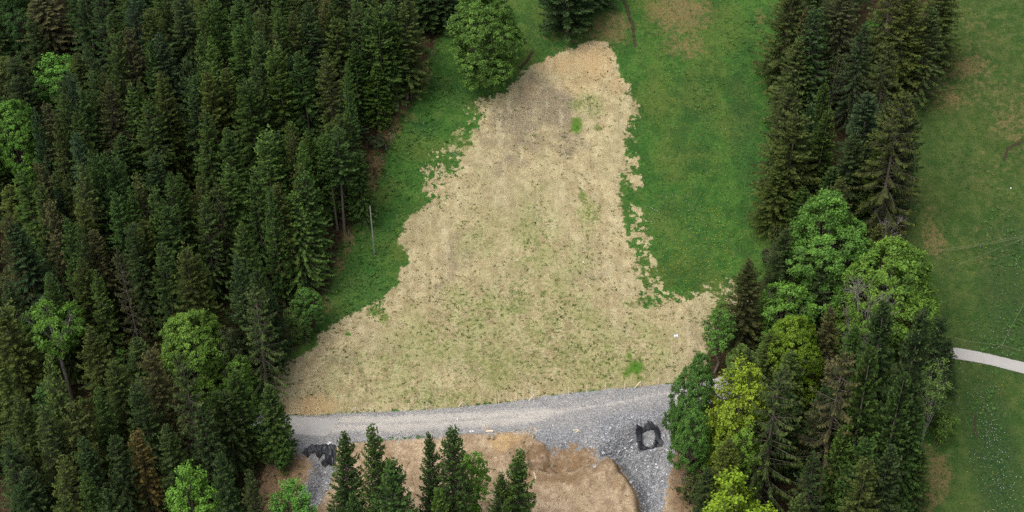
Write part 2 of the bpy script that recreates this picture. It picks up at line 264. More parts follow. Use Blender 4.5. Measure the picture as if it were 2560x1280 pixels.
    sm_ = s.ss(s.m2('ADD', a['soil'], s.m2('MULTIPLY', s.m2('SUBTRACT', edge, .5), 2.0)), -.1, .1)
    c = s.mix(sm_, c, so)
    # gravel
    vor = s.n('ShaderNodeTexVoronoi'); vor.inputs['Scale'].default_value = 6.5; s.put(vor.inputs['Vector'], s.pos)
    vv = s.n('ShaderNodeSeparateColor'); s.put(vv.inputs[0], vor.outputs['Color'])
    gv = s.mix(vv.outputs[0], (.130, .133, .142), (.33, .337, .35))
    gv = s.mix(s.m2('MULTIPLY', s.ss(vv.outputs[1], .94, .97), .85), gv, (.60, .60, .61))
    gv = s.mix(s.m2('MULTIPLY', s.ss(n_big, .45, .6), .3), gv, (.30, .28, .26))
    gv = s.mix(s.ss(s.m2('ADD', a['tsand'], s.m2('MULTIPLY', s.m2('SUBTRACT', edge, .5), 2.4)), .55, .8), gv, (.52, .34, .16))
    tk = s.m2('ADD', a['track'], s.m2('MULTIPLY', s.m2('SUBTRACT', s.noise(.55, 5, .65), .5), 2.0))
    tkc = s.mix(n_fine, (.43, .395, .345), (.63, .585, .52))
    gv = s.mix(s.m2('MULTIPLY', s.ss(tk, -2.2, -.3), .42), gv, (.43, .40, .36))
    gv = s.mix(s.m2('MULTIPLY', s.ss(tk, -.25, .65), .85), gv, tkc)
    gv = s.mix(s.m2('MULTIPLY', s.m2('MULTIPLY', s.ss(a['track'], .72, .98), s.ss(s.noise(.5, 4, .6), .40, .60)), .6), gv, (.27, .265, .265))
    gv = s.mix(s.m2('MULTIPLY', s.ss(s.noise(.35, 5, .6), .46, .62), .35), gv, (.40, .375, .345))
    gm = s.ss(s.m2('ADD', a['grav'], s.m2('MULTIPLY', s.m2('SUBTRACT', edge, .5), s.m2('ADD', .9, s.m2('MULTIPLY', s.ss(a['soil'], -3.0, -.6), 4.0)))), -.10, .10)
    c = s.mix(gm, c, gv)
    asn = s.mix(s.ss(n_mid, .3, .7), (.41, .39, .365), (.47, .45, .42))
    asn = s.mix(s.m2('MULTIPLY', s.ss(n_mid, .5, .7), .3), asn, (.37, .35, .33))
    am = s.ss(s.m2('ADD', a['asph'], s.m2('MULTIPLY', s.m2('SUBTRACT', edge, .5), .25)), -.03, .03)
    c = s.mix(am, c, asn)
    c = s.mix(s.m2('MULTIPLY', s.ss(s.m2('ADD', a['rill'], s.m2('MULTIPLY', s.m2('SUBTRACT', edge, .5), 2.2)), .25, .5), .9), c, (.055, .042, .025))
    hgt = s.m2('ADD', s.m2('MULTIPLY', n_fine, .6), s.m2('MULTIPLY', n_sp, .4))
    hgt = s.m2('MULTIPLY', hgt, s.m2('SUBTRACT', 1.0, s.m2('MULTIPLY', am, .95)))
    s.bsdf(c, .95, .1, s.bump(hgt, .22, .8))
    return s.m
M_GROUND = ground_material()

def leaf_material(name, transl=.25, rough=.6, spec=.15, hi=(1.95, 1.85, 1.45)):
    s = NT(name)
    oi = s.n('ShaderNodeObjectInfo'); v = s.attr('v')
    c = s.mix(1.0, oi.outputs['Color'], s.mix(v, (.42, .45, .45), hi), 'MULTIPLY')  # wide dark-to-light range puts crown self-shading into the colour, besides paler tips
    nz = s.noise(.9, 3)
    c = s.mix(s.m2('MULTIPLY', s.ss(nz, .4, .7), .35), c, s.mix(1.0, c, (1.18, 1.04, .85), 'MULTIPLY'))
    d = s.n('ShaderNodeBsdfPrincipled'); s.put(d.inputs['Base Color'], c); d.inputs['Roughness'].default_value = rough; d.inputs['Specular IOR Level'].default_value = spec
    t = s.n('ShaderNodeBsdfTranslucent'); s.put(t.inputs[0], c)
    mx = s.n('ShaderNodeMixShader'); mx.inputs[0].default_value = transl
    s.t.links.new(d.outputs[0], mx.inputs[1]); s.t.links.new(t.outputs[0], mx.inputs[2]); s.t.links.new(mx.outputs[0], s.out.inputs[0])
    return s.m
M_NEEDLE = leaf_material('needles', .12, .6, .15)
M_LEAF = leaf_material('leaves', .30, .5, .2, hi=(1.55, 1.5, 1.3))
def simple(name, c1, c2, scale=3, rough=.85, spec=.2, bumpd=.02, metal=0.0):
    s = NT(name); n = s.noise(scale, 4, .6); s.bsdf(s.mix(s.ss(n, .35, .65), c1, c2), rough, spec, s.bump(n, bumpd), metal); return s.m
M_BARK = simple('bark', (.10, .078, .06), (.20, .165, .135), 6)
M_BARKG = simple('grey_bark', (.17, .155, .13), (.34, .315, .27), 6)
M_WOOD = simple('weathered_wood', (.14, .13, .12), (.24, .225, .21), 5)
M_PINE = simple('fresh_wood', (.68, .56, .38), (.82, .72, .54), 7)
M_TARP = simple('black_fleece', (.007, .008, .010), (.026, .028, .036), 2.5, .42, .5, .06)
M_STONE = simple('stone', (.24, .245, .26), (.50, .50, .51), 4)
M_WHITE = simple('white_plastic', (.80, .80, .80), (.86, .86, .85), 2, .5)
M_BLACK = simple('black_plastic', (.012, .012, .012), (.02, .02, .02), 2, .5)
M_PAINT = simple('car_paint', (.52, .55, .60), (.60, .63, .68), 1, .25, .5, .0)
M_GLASS = simple('car_glass', (.03, .04, .055), (.05, .06, .08), 1, .08, .6, .0)
M_GRASS = leaf_material('grass_blades', .3); M_STRAW = simple('straw', (.36, .29, .165), (.62, .53, .34), 2.0)

# ------------------------------------------------------------------ object helpers
def mesh_np(name, V, Fq, mat, smooth=False, attrs=None, normals=None):
    me = bpy.data.meshes.new(name); V = np.ascontiguousarray(V, np.float32); Fq = np.ascontiguousarray(Fq, np.int32)
    k = Fq.shape[1]; me.vertices.add(len(V)); me.vertices.foreach_set('co', V.ravel())
    me.loops.add(Fq.size); me.loops.foreach_set('vertex_index', Fq.ravel())
    me.polygons.add(len(Fq)); me.polygons.foreach_set('loop_start', np.arange(0, Fq.size, k, dtype=np.int32))
    me.polygons.foreach_set('loop_total', np.full(len(Fq), k, np.int32))
    me.polygons.foreach_set('use_smooth', np.full(len(Fq), smooth, bool))
    for a, v in (attrs or {}).items():
        at = me.attributes.new(a, 'FLOAT', 'POINT'); at.data.foreach_set('value', np.ascontiguousarray(v, np.float32))
    me.update(calc_edges=True)
    if normals is not None: me.normals_split_custom_set_from_vertices(normals)
    if mat: me.materials.append(mat)
    return me
def tag(o, label=None, cat=None, group=None, kind=None):
    if label: o['label'] = label
    if cat: o['category'] = cat
    if group: o['group'] = group
    if kind: o['kind'] = kind
    return o
def link(name, data, parent=None, loc=None):
    o = bpy.data.objects.new(name, data); COL.objects.link(o)
    if parent: o.parent = parent
    if loc is not None: o.location = loc
    return o
class MB:
    """collects tubes and boxes into one mesh"""
    def __init__(s): s.v = []; s.f = []
    def tube(s, pts, rad, n=6, cap=True):
        pts = [Vector(p) for p in pts]; base = len(s.v); u = None
        for i, p in enumerate(pts):
            d = (pts[min(i+1, len(pts)-1)]-pts[max(i-1, 0)]).normalized()
            if u is None: u = d.cross(Vector((0, 0, 1)) if abs(d.z) < .9 else Vector((1, 0, 0))).normalized()
            else: u = (u-d*u.dot(d)).normalized()
            w_ = d.cross(u); r = rad[i] if isinstance(rad, (list, tuple)) else rad
            for k in range(n):
                a = 2*math.pi*k/n; s.v.append(p+(u*math.cos(a)+w_*math.sin(a))*r)
        for i in range(len(pts)-1):
            for k in range(n):
                a = base+i*n+k; b = base+i*n+(k+1) % n; s.f.append((a, b, b+n, a+n))
        if cap:
            s.f.append(tuple(base+k for k in range(n))[::-1]); e = base+(len(pts)-1)*n; s.f.append(tuple(e+k for k in range(n)))
        return s
    def box(s, c, size, M=None, taper=1.0):
        b = len(s.v)
        for z in (-1, 1):
            for x, y in ((-1, -1), (1, -1), (1, 1), (-1, 1)):
                k = taper if z > 0 else 1
                p = Vector((x*size[0]/2*k, y*size[1]/2*k, z*size[2]/2)); p = (M@p if M else p)+Vector(c); s.v.append(p)
        for q in ((3, 2, 1, 0), (4, 5, 6, 7), (0, 1, 5, 4), (1, 2, 6, 5), (2, 3, 7, 6), (3, 0, 4, 7)): s.f.append(tuple(b+i for i in q))
        return s
    def mesh(s, name, mat, smooth=False):
        me = bpy.data.meshes.new(name); me.from_pydata([tuple(p) for p in s.v], [], s.f)
        if mat: me.materials.append(mat)
        if smooth: me.polygons.foreach_set('use_smooth', [True]*len(me.polygons))
        me.update(); return me
    def obj(s, name, mat, parent=None, loc=None, smooth=False): return link(name, s.mesh(name, mat, smooth), parent, loc)

# ------------------------------------------------------------------ ground sheets
NX, NY = len(xs), len(ys)
gx = np.gradient(Z, axis=1)/np.gradient(X, axis=1); gy = np.gradient(Z, axis=0)/np.gradient(Y, axis=0)
NR = np.stack([-gx, -gy, np.ones_like(Z)], -1); NR /= np.linalg.norm(NR, axis=-1)[..., None]
VV = np.stack([X, Y, Z], -1).reshape(-1, 3); NN = NR.reshape(-1, 3)
idx = np.arange(NX*NY).reshape(NY, NX)
QF = np.stack([idx[:-1, :-1], idx[:-1, 1:], idx[1:, 1:], idx[1:, :-1]], -1).reshape(-1, 4)
cen = lambda k: (A[k][:-1, :-1]+A[k][1:, 1:]).ravel()/2
cls = np.zeros(len(QF), int)
cls[cen('floor') > 0] = 1; cls[cen('bare') > 0] = 2; cls[cen('soil') > 0] = 3; cls[cen('grav') > 0] = 4; cls[cen('asph') > 0] = 5
for i, nm in enumerate(('meadow', 'forest_floor', 'bare_field', 'earth_bank', 'gravel_road', 'paved_road')):
    q = QF[cls == i]; u, inv = np.unique(q, return_inverse=True)
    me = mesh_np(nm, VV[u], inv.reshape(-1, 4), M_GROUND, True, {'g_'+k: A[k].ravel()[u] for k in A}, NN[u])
    tag(link(nm, me), kind='structure')

# ------------------------------------------------------------------ foliage builders
def rhombi(B, D, S, Ln, Wd):
    """base, direction, side vectors; diamond-shaped leaves"""
    L = Ln[:, None]; W = Wd[:, None]
    a = B; b = B+D*L*.45+S*W*.5; c = B+D*L; d = B+D*L*.45-S*W*.5
    return np.stack([a, b, c, d], 1)
def unit(v): return v/(np.linalg.norm(v, axis=-1, keepdims=True)+1e-9)
def leafmesh(name, Q, val, mat):
    n = len(Q); return mesh_np(name, Q.reshape(-1, 3), np.arange(n*4).reshape(n, 4), mat, False, {'v': np.repeat(val, 4)})
def conifer(name, seed, H=18., R=3.0, bare=.08, up0=.15, droop=.50, tip=.28, step=.46, nb=8, tw=.60, wd=.17, ragged=.26, power=.70, hang=.45, gap=.06, narrow_base=.2, limbs=False, sp=.15):
    r = np.random.RandomState(seed); Q = []; val = []; mb = MB()
    lean = r.randn(2)*.004
    mb.tube([(0, 0, -1.2), (0, 0, 0), (0, 0, H*.3), (lean[0]*H, lean[1]*H, H*.7), (lean[0]*H, lean[1]*H, H)], [R*.05+.16, R*.05+.11, R*.03+.09, .08, .015], 7)
    if bare > .2:
        for i in range(int(bare*H*2.2)):
            z = r.uniform(1.5, bare*H+1); a = r.uniform(0, 6.28); L = r.uniform(.5, 1.5)
            mb.tube([(0, 0, z), (L*.6*math.cos(a), L*.6*math.sin(a), z+.05), (L*math.cos(a), L*math.sin(a), z-.15)], [.03, .02, .008], 3, False)
    z = bare*H+.2
    ph = r.uniform(0, 6)
    while z < H-.15:
        t = (H-z)/(H*(1-bare)); prof = t**power*(1-narrow_base*max(0, (t-.72)/.28)**1.5)
        n = max(4, int(nb*(.6+.4*min(1, t*3))+r.randint(-1, 2)))
        ph += 2.4
        for k in range(n):
            if r.rand() < gap: continue
            az = ph+2*math.pi*k/n+r.randn()*.22; zz = z+r.randn()*step*.3
            L = R*prof*(1+ragged*r.randn()*.8)+.12
            L = min(max(L, .12), R*1.35)
            u_ = up0+.55*(1-t)**2; dr_ = droop*(.35+.65*t)*(1+r.randn()*.15)
            hd = np.array([math.cos(az), math.sin(az), 0]); sd_ = np.array([-math.sin(az), math.cos(az), 0])
            bend = r.randn()*.12; bo = r.randn()*.16
            def spine(s): s = np.asarray(s)[..., None]; return np.array([0, 0, zz])+hd*L*s+sd_*L*bend*s*s+np.array([0, 0, 1.])*L*(u_*s-dr_*s*s+tip*s**3)
            s0 = .12 if L < 1.2 else .22
            m = max(2, int(L*(1-s0)/sp)); s = np.linspace(s0, 1, m)+r.randn(m)*.01
            P = spine(s); T = unit(spine(s+.02)-P)
            for sg in (-1, 1):
                ll = (tw*(1-.55*s)*min(1, .35+L/1.8))*(1+r.randn(m)*.2)+.07
                D = unit(T*(.75+r.rand(m, 1)*.3)+sg*sd_*(.85+r.randn(m, 1)*.15)+np.array([0, 0, -1])*(hang+r.randn(m, 1)*.18))
                Sd = unit(np.cross(D, np.array([0, 0, 1.])+r.randn(m, 3)*.45)) 
                Q.append(rhombi(P, D, Sd, ll, np.full(m, wd)*(.8+.4*r.rand(m)))); val.append(np.clip(.08+bo+.62*s**1.5+r.randn(m)*.12, 0, 1))  # paler new growth at tips; inner twigs darkened, self-shading painted in
            # hanging curtain beneath and the branch tip
            m2 = max(1, int(m*.7)); s2 = r.uniform(s0, 1, m2); P2 = spine(s2)
            D = unit(np.tile([0, 0, -1.], (m2, 1))*(.5+hang)+hd*.45+r.randn(m2, 3)*.3); Sd = unit(np.cross(D, hd+r.randn(m2, 3)*.5))
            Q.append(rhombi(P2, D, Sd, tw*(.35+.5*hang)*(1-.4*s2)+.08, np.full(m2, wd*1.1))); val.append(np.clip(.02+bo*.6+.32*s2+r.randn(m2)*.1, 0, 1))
            m3 = 3; P3 = np.repeat(spine([.93]), m3, 0); D = unit(hd*.9+r.randn(m3, 3)*.35+np.array([0, 0, .1])); Sd = unit(np.cross(D, r.randn(m3, 3)))
            Q.append(rhombi(P3, D, Sd, np.full(m3, min(.4, .15+L*.15)), np.full(m3, wd*1.2))); val.append(np.clip(np.full(m3, .95+bo), 0, 1))
            if limbs and L > .9:
                mb.tube([tuple(p) for p in spine([0, .35, .7, .95])], [.045, .032, .02, .008], 3, False)
        z += step*(.75+.5*r.rand())*(1 if t > .25 else .7)
    m = 14; P = np.stack([np.full(m, lean[0]*H), np.full(m, lean[1]*H), np.linspace(H-.7, H+.05, m)], 1); D = unit(np.stack([r.randn(m), r.randn(m), np.full(m, 1.1)], 1))
    Q.append(rhombi(P, D, unit(np.cross(D, r.randn(m, 3))), np.full(m, .28), np.full(m, .09))); val.append(np.full(m, .8))
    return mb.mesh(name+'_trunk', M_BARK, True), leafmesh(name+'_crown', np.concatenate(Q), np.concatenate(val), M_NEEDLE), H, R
def broadleaf(name, seed, H=10., R=4., zb=.25, lobes=16, clumps=420, per=34, leaf=.26, crad=.42, top=.55, open_=0., flat=1., spiky=0., bark=None, twigs=0, inner=.25, dome=0.):
    """crown of many leaf clusters over uneven lobes, on a forked trunk"""
    r = np.random.RandomState(seed); mb = MB()
    c0 = np.array([0, 0, H*(zb+1)/2]); ax = np.array([R, R, H*(1-zb)/2])
    if dome: c0[2] = H*.42; ax[2] = H*.58
    LC, LR = [], []
    for i in range(lobes):
        d = unit(r.randn(3)); d[2] = d[2]*.8+.15; rad = r.uniform(.22, .48)*min(ax)*(1-.3*spiky)
        LC.append(c0+unit(d)*(ax-rad*.9)*r.uniform(.75, 1.0)); LR.append(rad)
    LC.append(c0); LR.append(min(ax)*.62); LC = np.array(LC); LR = np.array(LR)
    tz = H*zb*.9+.6
    mb.tube([(0, 0, -1), (0, 0, 0), (r.randn()*.12, r.randn()*.12, tz*.6), (0, 0, tz), (0, 0, H*.62)], [R*.06+.1, R*.05+.07, R*.045+.05, R*.04+.04, .05], 8)
    for c, rad in zip(LC[:-1], LR[:-1]):
        st = np.array([0, 0, min(tz+r.uniform(-.3, 1.5), c[2]-.2)]); md = (st+c)/2+np.array([0, 0, .35]); en = c+(c-c0)*.15
        mb.tube([st, md, c, en], [R*.018+.04, R*.012+.03, .03, .012], 5, False)
        for j in range(2+twigs):
            d = unit(r.randn(3)+unit(c-c0)*.8)*rad*r.uniform(.8, 1.15); mb.tube([c-(c-md)*r.rand()*.5, c+d*.6, c+d], [.022, .014, .006], 3, False)
            for _ in range(twigs):
                e = c+d*r.uniform(.4, 1); f = unit(r.randn(3)+unit(d)*1.2)*r.uniform(.4, .9); mb.tube([e, e+f*.5, e+f+np.array([0, 0, .1])], [.014, .01, .005], 3, False)
    n = clumps; pick = r.choice(len(LC), n*3, p=LR**2/np.sum(LR**2)); d = unit(r.randn(n*3, 3)); d[:, 2] = np.abs(d[:, 2])*np.where(r.rand(n*3) < top, 1, -1)
    P = LC[pick]+d*LR[pick][:, None]*(1+r.randn(n*3, 1)*.06)
    if dome: P[:, 2] = np.abs(P[:, 2]-.35)+.35
    dep = np.ones(n*3)
    for i in range(len(LC)):                                   # drop clusters buried inside other lobes
        q = np.linalg.norm(P-LC[i], axis=1)/LR[i]; dep = np.minimum(dep, np.where(np.arange(n*3) >= 0, q, q)+0)
    keep = (dep > .86) | (r.rand(n*3) < inner*.3); P = P[keep][:n]; d = d[keep][:n]
    if dome: P[:, :2] *= (1+dome*(.55-np.clip(P[:, 2:]/H, 0, 1)))
    if open_ > 0: P_k = r.rand(len(P)) > open_; P = P[P_k]; d = d[P_k]
    n = len(P); out = unit((P-c0)/ax)
    cs = crad*(.7+.6*r.rand(n)); m = per
    off = unit(r.randn(n, m, 3))*(r.rand(n, m, 1)**.45)*cs[:, None, None]*np.array([1, 1, .55*flat])
    if spiky: off += out[:, None]*(r.rand(n, m, 1)-.3)*cs[:, None, None]*2.6*spiky
    B = P[:, None]+off
    nrm = unit(out[:, None]*.5+np.array([0, 0, .75])+r.randn(n, m, 3)*.45)
    D = unit(np.cross(nrm, r.randn(n, m, 3))); D = unit(D+np.array([0, 0, -.2])); Sd = unit(np.cross(D, nrm))
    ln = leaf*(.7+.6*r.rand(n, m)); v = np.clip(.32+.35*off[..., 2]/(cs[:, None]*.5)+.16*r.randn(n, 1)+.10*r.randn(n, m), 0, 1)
    Q = rhombi(B.reshape(-1, 3), D.reshape(-1, 3), Sd.reshape(-1, 3), ln.ravel(), ln.ravel()*.75)
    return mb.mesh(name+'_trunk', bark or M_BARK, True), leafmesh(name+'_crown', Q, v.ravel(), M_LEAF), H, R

PROTO = {
 'k': [conifer('spruce', 29, 18, 2.6, bare=.50, droop=.30, hang=.4, gap=.1, ragged=.3)],
 'q': [conifer('spruce', 26, 17, 2.8, power=.74, droop=.5, tip=.4, ragged=.28, gap=.05, step=.44, nb=9, limbs=True), conifer('spruce', 27, 17, 2.8, power=.8, droop=.45, tip=.42, ragged=.32, gap=.06, step=.46, nb=9, limbs=True), conifer('spruce', 28, 16, 2.8, power=.7, droop=.55, tip=.35, ragged=.28, gap=.04, nb=9, step=.44, limbs=True)],
 's': [conifer('spruce', 11, 18, 3.0), conifer('spruce', 12, 18, 2.9, droop=.6, ragged=.34, hang=.55, gap=.12), conifer('spruce', 13, 17, 3.1, up0=.1, droop=.42, nb=8, gap=.08, tip=.2), conifer('spruce', 14, 19, 3.0, droop=.65, tip=.35, hang=.6, gap=.16, step=.56, limbs=True), conifer('spruce', 15, 18, 3.0, power=.55, ragged=.34, nb=8, step=.48), conifer('spruce', 16, 18, 2.9, power=.75, ragged=.3, nb=7, step=.44, up0=.25, droop=.45), conifer('spruce', 17, 16, 3.0, power=.6, ragged=.4, gap=.15, droop=.6, hang=.6)],
 'p': [conifer('spruce', 21, 18, 2.9, bare=.34, droop=.6, hang=.5, gap=.14, limbs=True), conifer('spruce', 22, 19, 2.8, bare=.42, droop=.5, ragged=.34, gap=.16, limbs=True), conifer('spruce', 23, 18, 3.0, bare=.30, ragged=.3, limbs=True)],
 'w': [conifer('old_spruce', 31, 21, 3.6, bare=.12, up0=.02, droop=.50, tip=.30, step=.62, nb=6, tw=.62, wd=.15, hang=1.0, gap=.08, power=.62, ragged=.28, limbs=True, sp=.13), conifer('old_spruce', 32, 20, 3.4, bare=.16, up0=0., droop=.42, tip=.28, step=.72, nb=6, tw=.60, wd=.15, hang=1.2, gap=.14, power=.6, ragged=.3, limbs=True, sp=.13), conifer('old_spruce', 33, 21, 3.5, bare=.08, up0=.0, droop=.6, tip=.3, step=.5, nb=8, tw=.6, hang=.9, gap=.05, power=.6, ragged=.22, limbs=True)],
 'f': [conifer('fir', 41, 13, 2.4, bare=.05, up0=.10, droop=.28, tip=.22, step=.46, nb=9, tw=.55, wd=.17, hang=.05, power=.72, ragged=.12, narrow_base=.3, sp=.13), conifer('fir', 42, 15, 2.4, bare=.05, up0=.12, droop=.34, tip=.26, step=.50, nb=9, tw=.52, wd=.17, hang=.1, power=.66, ragged=.16, narrow_base=.25, sp=.13)],
 'D': [broadleaf('maple', 51, 12, 4.4, .03, 30, 980, 46, .19, .40, dome=.6), broadleaf('maple', 52, 11, 4.2, .03, 26, 940, 46, .19, .38, dome=.5)],
 'M': [broadleaf('broadleaf', 61, 10, 3.2, .12, 18, 480, 44, .19, .38, open_=.12, dome=.2), broadleaf('broadleaf', 62, 10, 3.0, .12, 16, 440, 44, .19, .38, open_=.15, dome=.1), broadleaf('broadleaf', 63, 10, 3.0, .1, 20, 420, 44, .18, .34, open_=.2, spiky=.35, dome=.3)],
 'Y': [broadleaf('beech', 71, 10, 2.8, .08, 24, 420, 40, .18, .34, spiky=.6, open_=.1, dome=.3), broadleaf('beech', 72, 10, 3.0, .08, 26, 460, 40, .18, .32, spiky=.8, open_=.1, dome=.4)],
 'L': [broadleaf('loose_tree', 81, 12, 3.2, .45, 15, 260, 34, .20, .38, open_=.25, bark=M_BARKG, twigs=1)],
 'T': [broadleaf('sapling', 91, 10, 1.9, .25, 14, 190, 32, .19, .32, open_=.2, bark=M_BARK, twigs=1)],
 'B': [broadleaf('bare_tree', 95, 10, 3.2, .15, 34, 200, 4, .16, .45, bark=M_BARKG, twigs=4, top=.7), broadleaf('bare_tree', 96, 8, 2.4, .12, 24, 40, 3, .14, .4, bark=M_BARKG, twigs=4)],
 'P': [broadleaf('pale_tree', 98, 12, 2.0, .12, 18, 260, 9, .20, .42, bark=M_BARKG, twigs=2)],
 'S': [broadleaf('shrub', 101, 3, 2.0, .02, 12, 110, 26, .22, .34), broadleaf('shrub', 102, 3, 1.8, .02, 10, 100, 22, .22, .34, open_=.15)],
}
DEFH = dict(s=17.5, p=18, w=21, f=15)
TONE = dict(g=(.041, .079, .021), l=(.057, .110, .025), o=(.051, .074, .020), d=(.032, .058, .021), t=(.034, .067, .033), b=(.056, .062, .026), r=(.080, .066, .026),
            G=(.108, .240, .044), E=(.110, .232, .050), Y=(.215, .330, .030), V=(.150, .300, .040), K=(.142, .285, .042), N=(.140, .245, .060), U=(.085, .115, .045), Q=(.038, .085, .022), Z=(.090, .135, .032))
WORD = dict(g='mid-green', l='light green', o='olive', d='dark green', t='bluish green', b='brownish', r='rusty brown', G='fresh green', E='deep green', V='vivid green', Y='bright yellow-green', K='vivid light green', N='pale green', U='dull olive-green', Q='dark leafy', Z='yellowish')
KIND = dict(k=('spruce_tree', 'bare-stemmed spruce'), q=('spruce_tree', 'slender spruce'), s=('spruce_tree', 'spruce'), p=('spruce_tree', 'bare-stemmed spruce'), w=('old_spruce_tree', 'drooping old spruce'), f=('fir_tree', 'dense fir'), D=('maple_tree', 'domed broadleaf tree'), M=('broadleaf_tree', 'broadleaf tree'), Y=('beech_tree', 'feathery broadleaf tree'), L=('broadleaf_tree', 'loose-crowned tree'), T=('sapling', 'thin sapling'), B=('bare_tree', 'leafless twiggy tree'), P=('sparse_tree', 'sparse pale tree'), S=('shrub', 'shrub'))
TREES = []
rt = random.Random(5)
def tree(x, y, r, tone, kind, basey=None, label=None, side='L', rot=None):
    pr = PROTO[kind]; tr_, cr, PH, PR = pr[rt.randrange(len(pr))]
    if basey is None:
        H = DEFH[kind]*rt.uniform(.9, 1.06); g = march([x], [y], hgrid, H)[0]
    else:
        bx = x
        for _ in range(6):
            g = march([bx], [basey], hgrid)[0]
            d = rays([x], [y])[0]; s_ = (g[1]-CAM[1])/d[1]; ex = CAM[0]+d[0]*s_-g[0]; bx += ex*px_per_m(g)
            H = CAM[2]+d[2]*s_-g[2]
    gz = float(hgrid(g[0], g[1])); top = np.array([g[0], g[1], gz+H*.6])
    if kind in 'sp': r *= (1.42 if basey is None else 1.14) if side != 'F' else 1.1
    elif kind == 'q': r *= .98
    rm = r/px_per_m(top)
    TREES.append(dict(x=x, y=y, g=(g[0], g[1], gz), H=H, rm=rm, tone=tone, kind=kind, label=label, side=side, tr=tr_, cr=cr, PH=PH, PR=PR))
def cat(txt, side):
    for ln in txt.strip().splitlines():
        p = ln.split('|'); f = p[0].split(); tree(float(f[0]), float(f[1]), float(f[2]), f[3], f[4], float(f[5]) if len(f) > 5 else None, p[1].strip() if len(p) > 1 else None, side)

cat("""
106 -12 88 b w 190 | broad brownish drooping spruce above the green maple in the top left corner
272 30 33 g s
318 72 32 b s | greyish brown spruce in the upper left forest, browner than its neighbours
283 88 30 o s
370 25 32 o s
330 -25 42 t s
225 103 26 d s
200 -25 45 d s
245 -30 40 d s
232 180 25 g s
253 188 28 o s
262 207 33 b p
320 208 34 g s
370 250 32 g p
197 227 28 g s
177 185 24 t s
148 232 26 g s
118 257 28 b s
83 275 32 t f
192 283 32 g s
137 287 26 o s
190 335 30 t s
216 376 26 g s
268 379 26 g s
372 103 28 g s
396 188 30 o s
345 200 24 g s
445 -10 46 d s
402 85 44 t s
508 22 24 l s | thin pale green spruce near the top with its bare stem showing
541 3 34 g s
505 92 28 g s
533 92 31 l s
525 156 27 g s
591 60 36 g s
620 25 26 g s
648 20 36 o s
645 82 34 g s
697 30 32 g s
731 34 33 o s
690 86 24 b s
698 124 38 l s
731 140 34 t f
757 128 36 g s
571 170 38 o s
519 180 36 o s
476 188 34 g s
404 182 34 o s
430 250 42 o p 440 | olive spruce in mid forest, long bare grey trunk with dead branches below
470 150 28 d s
620 203 42 g s
636 174 26 d s
502 279 34 g s
576 324 36 g s
655 330 40 l s
697 332 34 g s
726 334 26 o s
748 357 30 l s
776 324 34 g s 560
762 8 36 d s
806 -5 38 b s
834 14 38 g s
878 3 35 g s
921 22 32 d s
943 10 32 l s
966 6 38 l s
1004 -12 52 o s 245 | tall olive spruce at the right edge of the left forest near the top
945 74 34 g s 270
983 78 42 g p 272 | mid-green spruce at the clearing edge right behind the small dense fir, stem showing
779 50 42 d p 300
821 128 36 o s
842 48 38 o s
886 104 34 g s 315
862 155 18 l s
936 163 38 l f 322 | small dense light-edged fir standing alone on the brown clearing edge
861 237 38 t s 360
1062 -60 50 d f 75
1112 -70 50 d f 70
819 307 42 g s 525
846 288 32 o s 500
55 427 38 g s
98 408 34 b s
85 460 34 o s
141 430 26 o s
140 470 30 t f
200 414 36 o s
232 384 30 g s
282 394 36 g s
341 434 34 o s
286 479 34 g s
326 480 30 g s
190 502 32 o s
131 504 32 b s
163 544 28 g s
190 568 24 g s
226 579 36 b s
47 557 48 t s
10 545 32 b s
351 555 42 o s
301 620 42 b w
196 650 38 o s
236 684 30 g s
121 679 32 g s
138 608 30 U M 720 | rounded dull olive-green bushy crown among the spruces left of mid forest
20 660 34 U M 760
385 470 28 g s
12 700 40 d s
446 440 40 g s
418 437 28 g p
500 443 30 o s
566 415 42 g s
541 460 52 o w 705 | tall olive spruce with a brownish top left of the widest skirted spruces
497 492 32 g s
412 520 38 g s
628 430 32 g s
693 456 36 o s
672 470 28 g s
736 417 32 o s
765 431 44 g s 690
721 490 44 l s 720
742 489 62 l w 735 | widest light green spruce by the clearing edge, skirt of branches to the ground
862 300 40 g p 470
838 322 44 g k 580 | green spruce at the clearing edge with two bare trunks showing, left of the pole
896 385 36 g s 560
800 345 40 l s 545
822 336 34 g k 574
455 622 40 o s
400 618 38 g s
492 640 30 o s
602 560 36 g s
590 640 34 d s
641 668 34 d s
330 560 32 d s
631 718 62 o w 1030 | big olive spruce leaning branches over the bare field above the road junction
668 722 40 d s 900
8 772 62 o s 1050
106 889 44 Z w
232 814 46 o s
288 904 42 o s
375 874 38 b s
236 965 32 g s
170 1004 42 o s
38 985 44 o s
116 1022 44 o s
-5 900 40 o s
335 1081 44 r s 1330 | rusty brown spruce near the bottom left, left of the bright green tree
210 1184 32 g s
455 880 66 o w 1250 | massive olive spruce in front of the hidden road, left of the lower forest gap
590 925 52 g f 1150
560 985 44 d s 1190
525 985 40 g s 1180
676 965 50 g f 1155 | green fir beside the left end of the gravel road, covering the parked car
20 1100 46 d s
140 1150 42 o s
215 1090 38 d s
282 1100 38 d s
60 1180 44 d s
622 1178 36 o s 1420
545 1130 34 d s
265 1215 40 d s
160 1250 40 o s
510 1020 40 d s
420 1060 40 d s
345 960 36 d s
""", 'L')
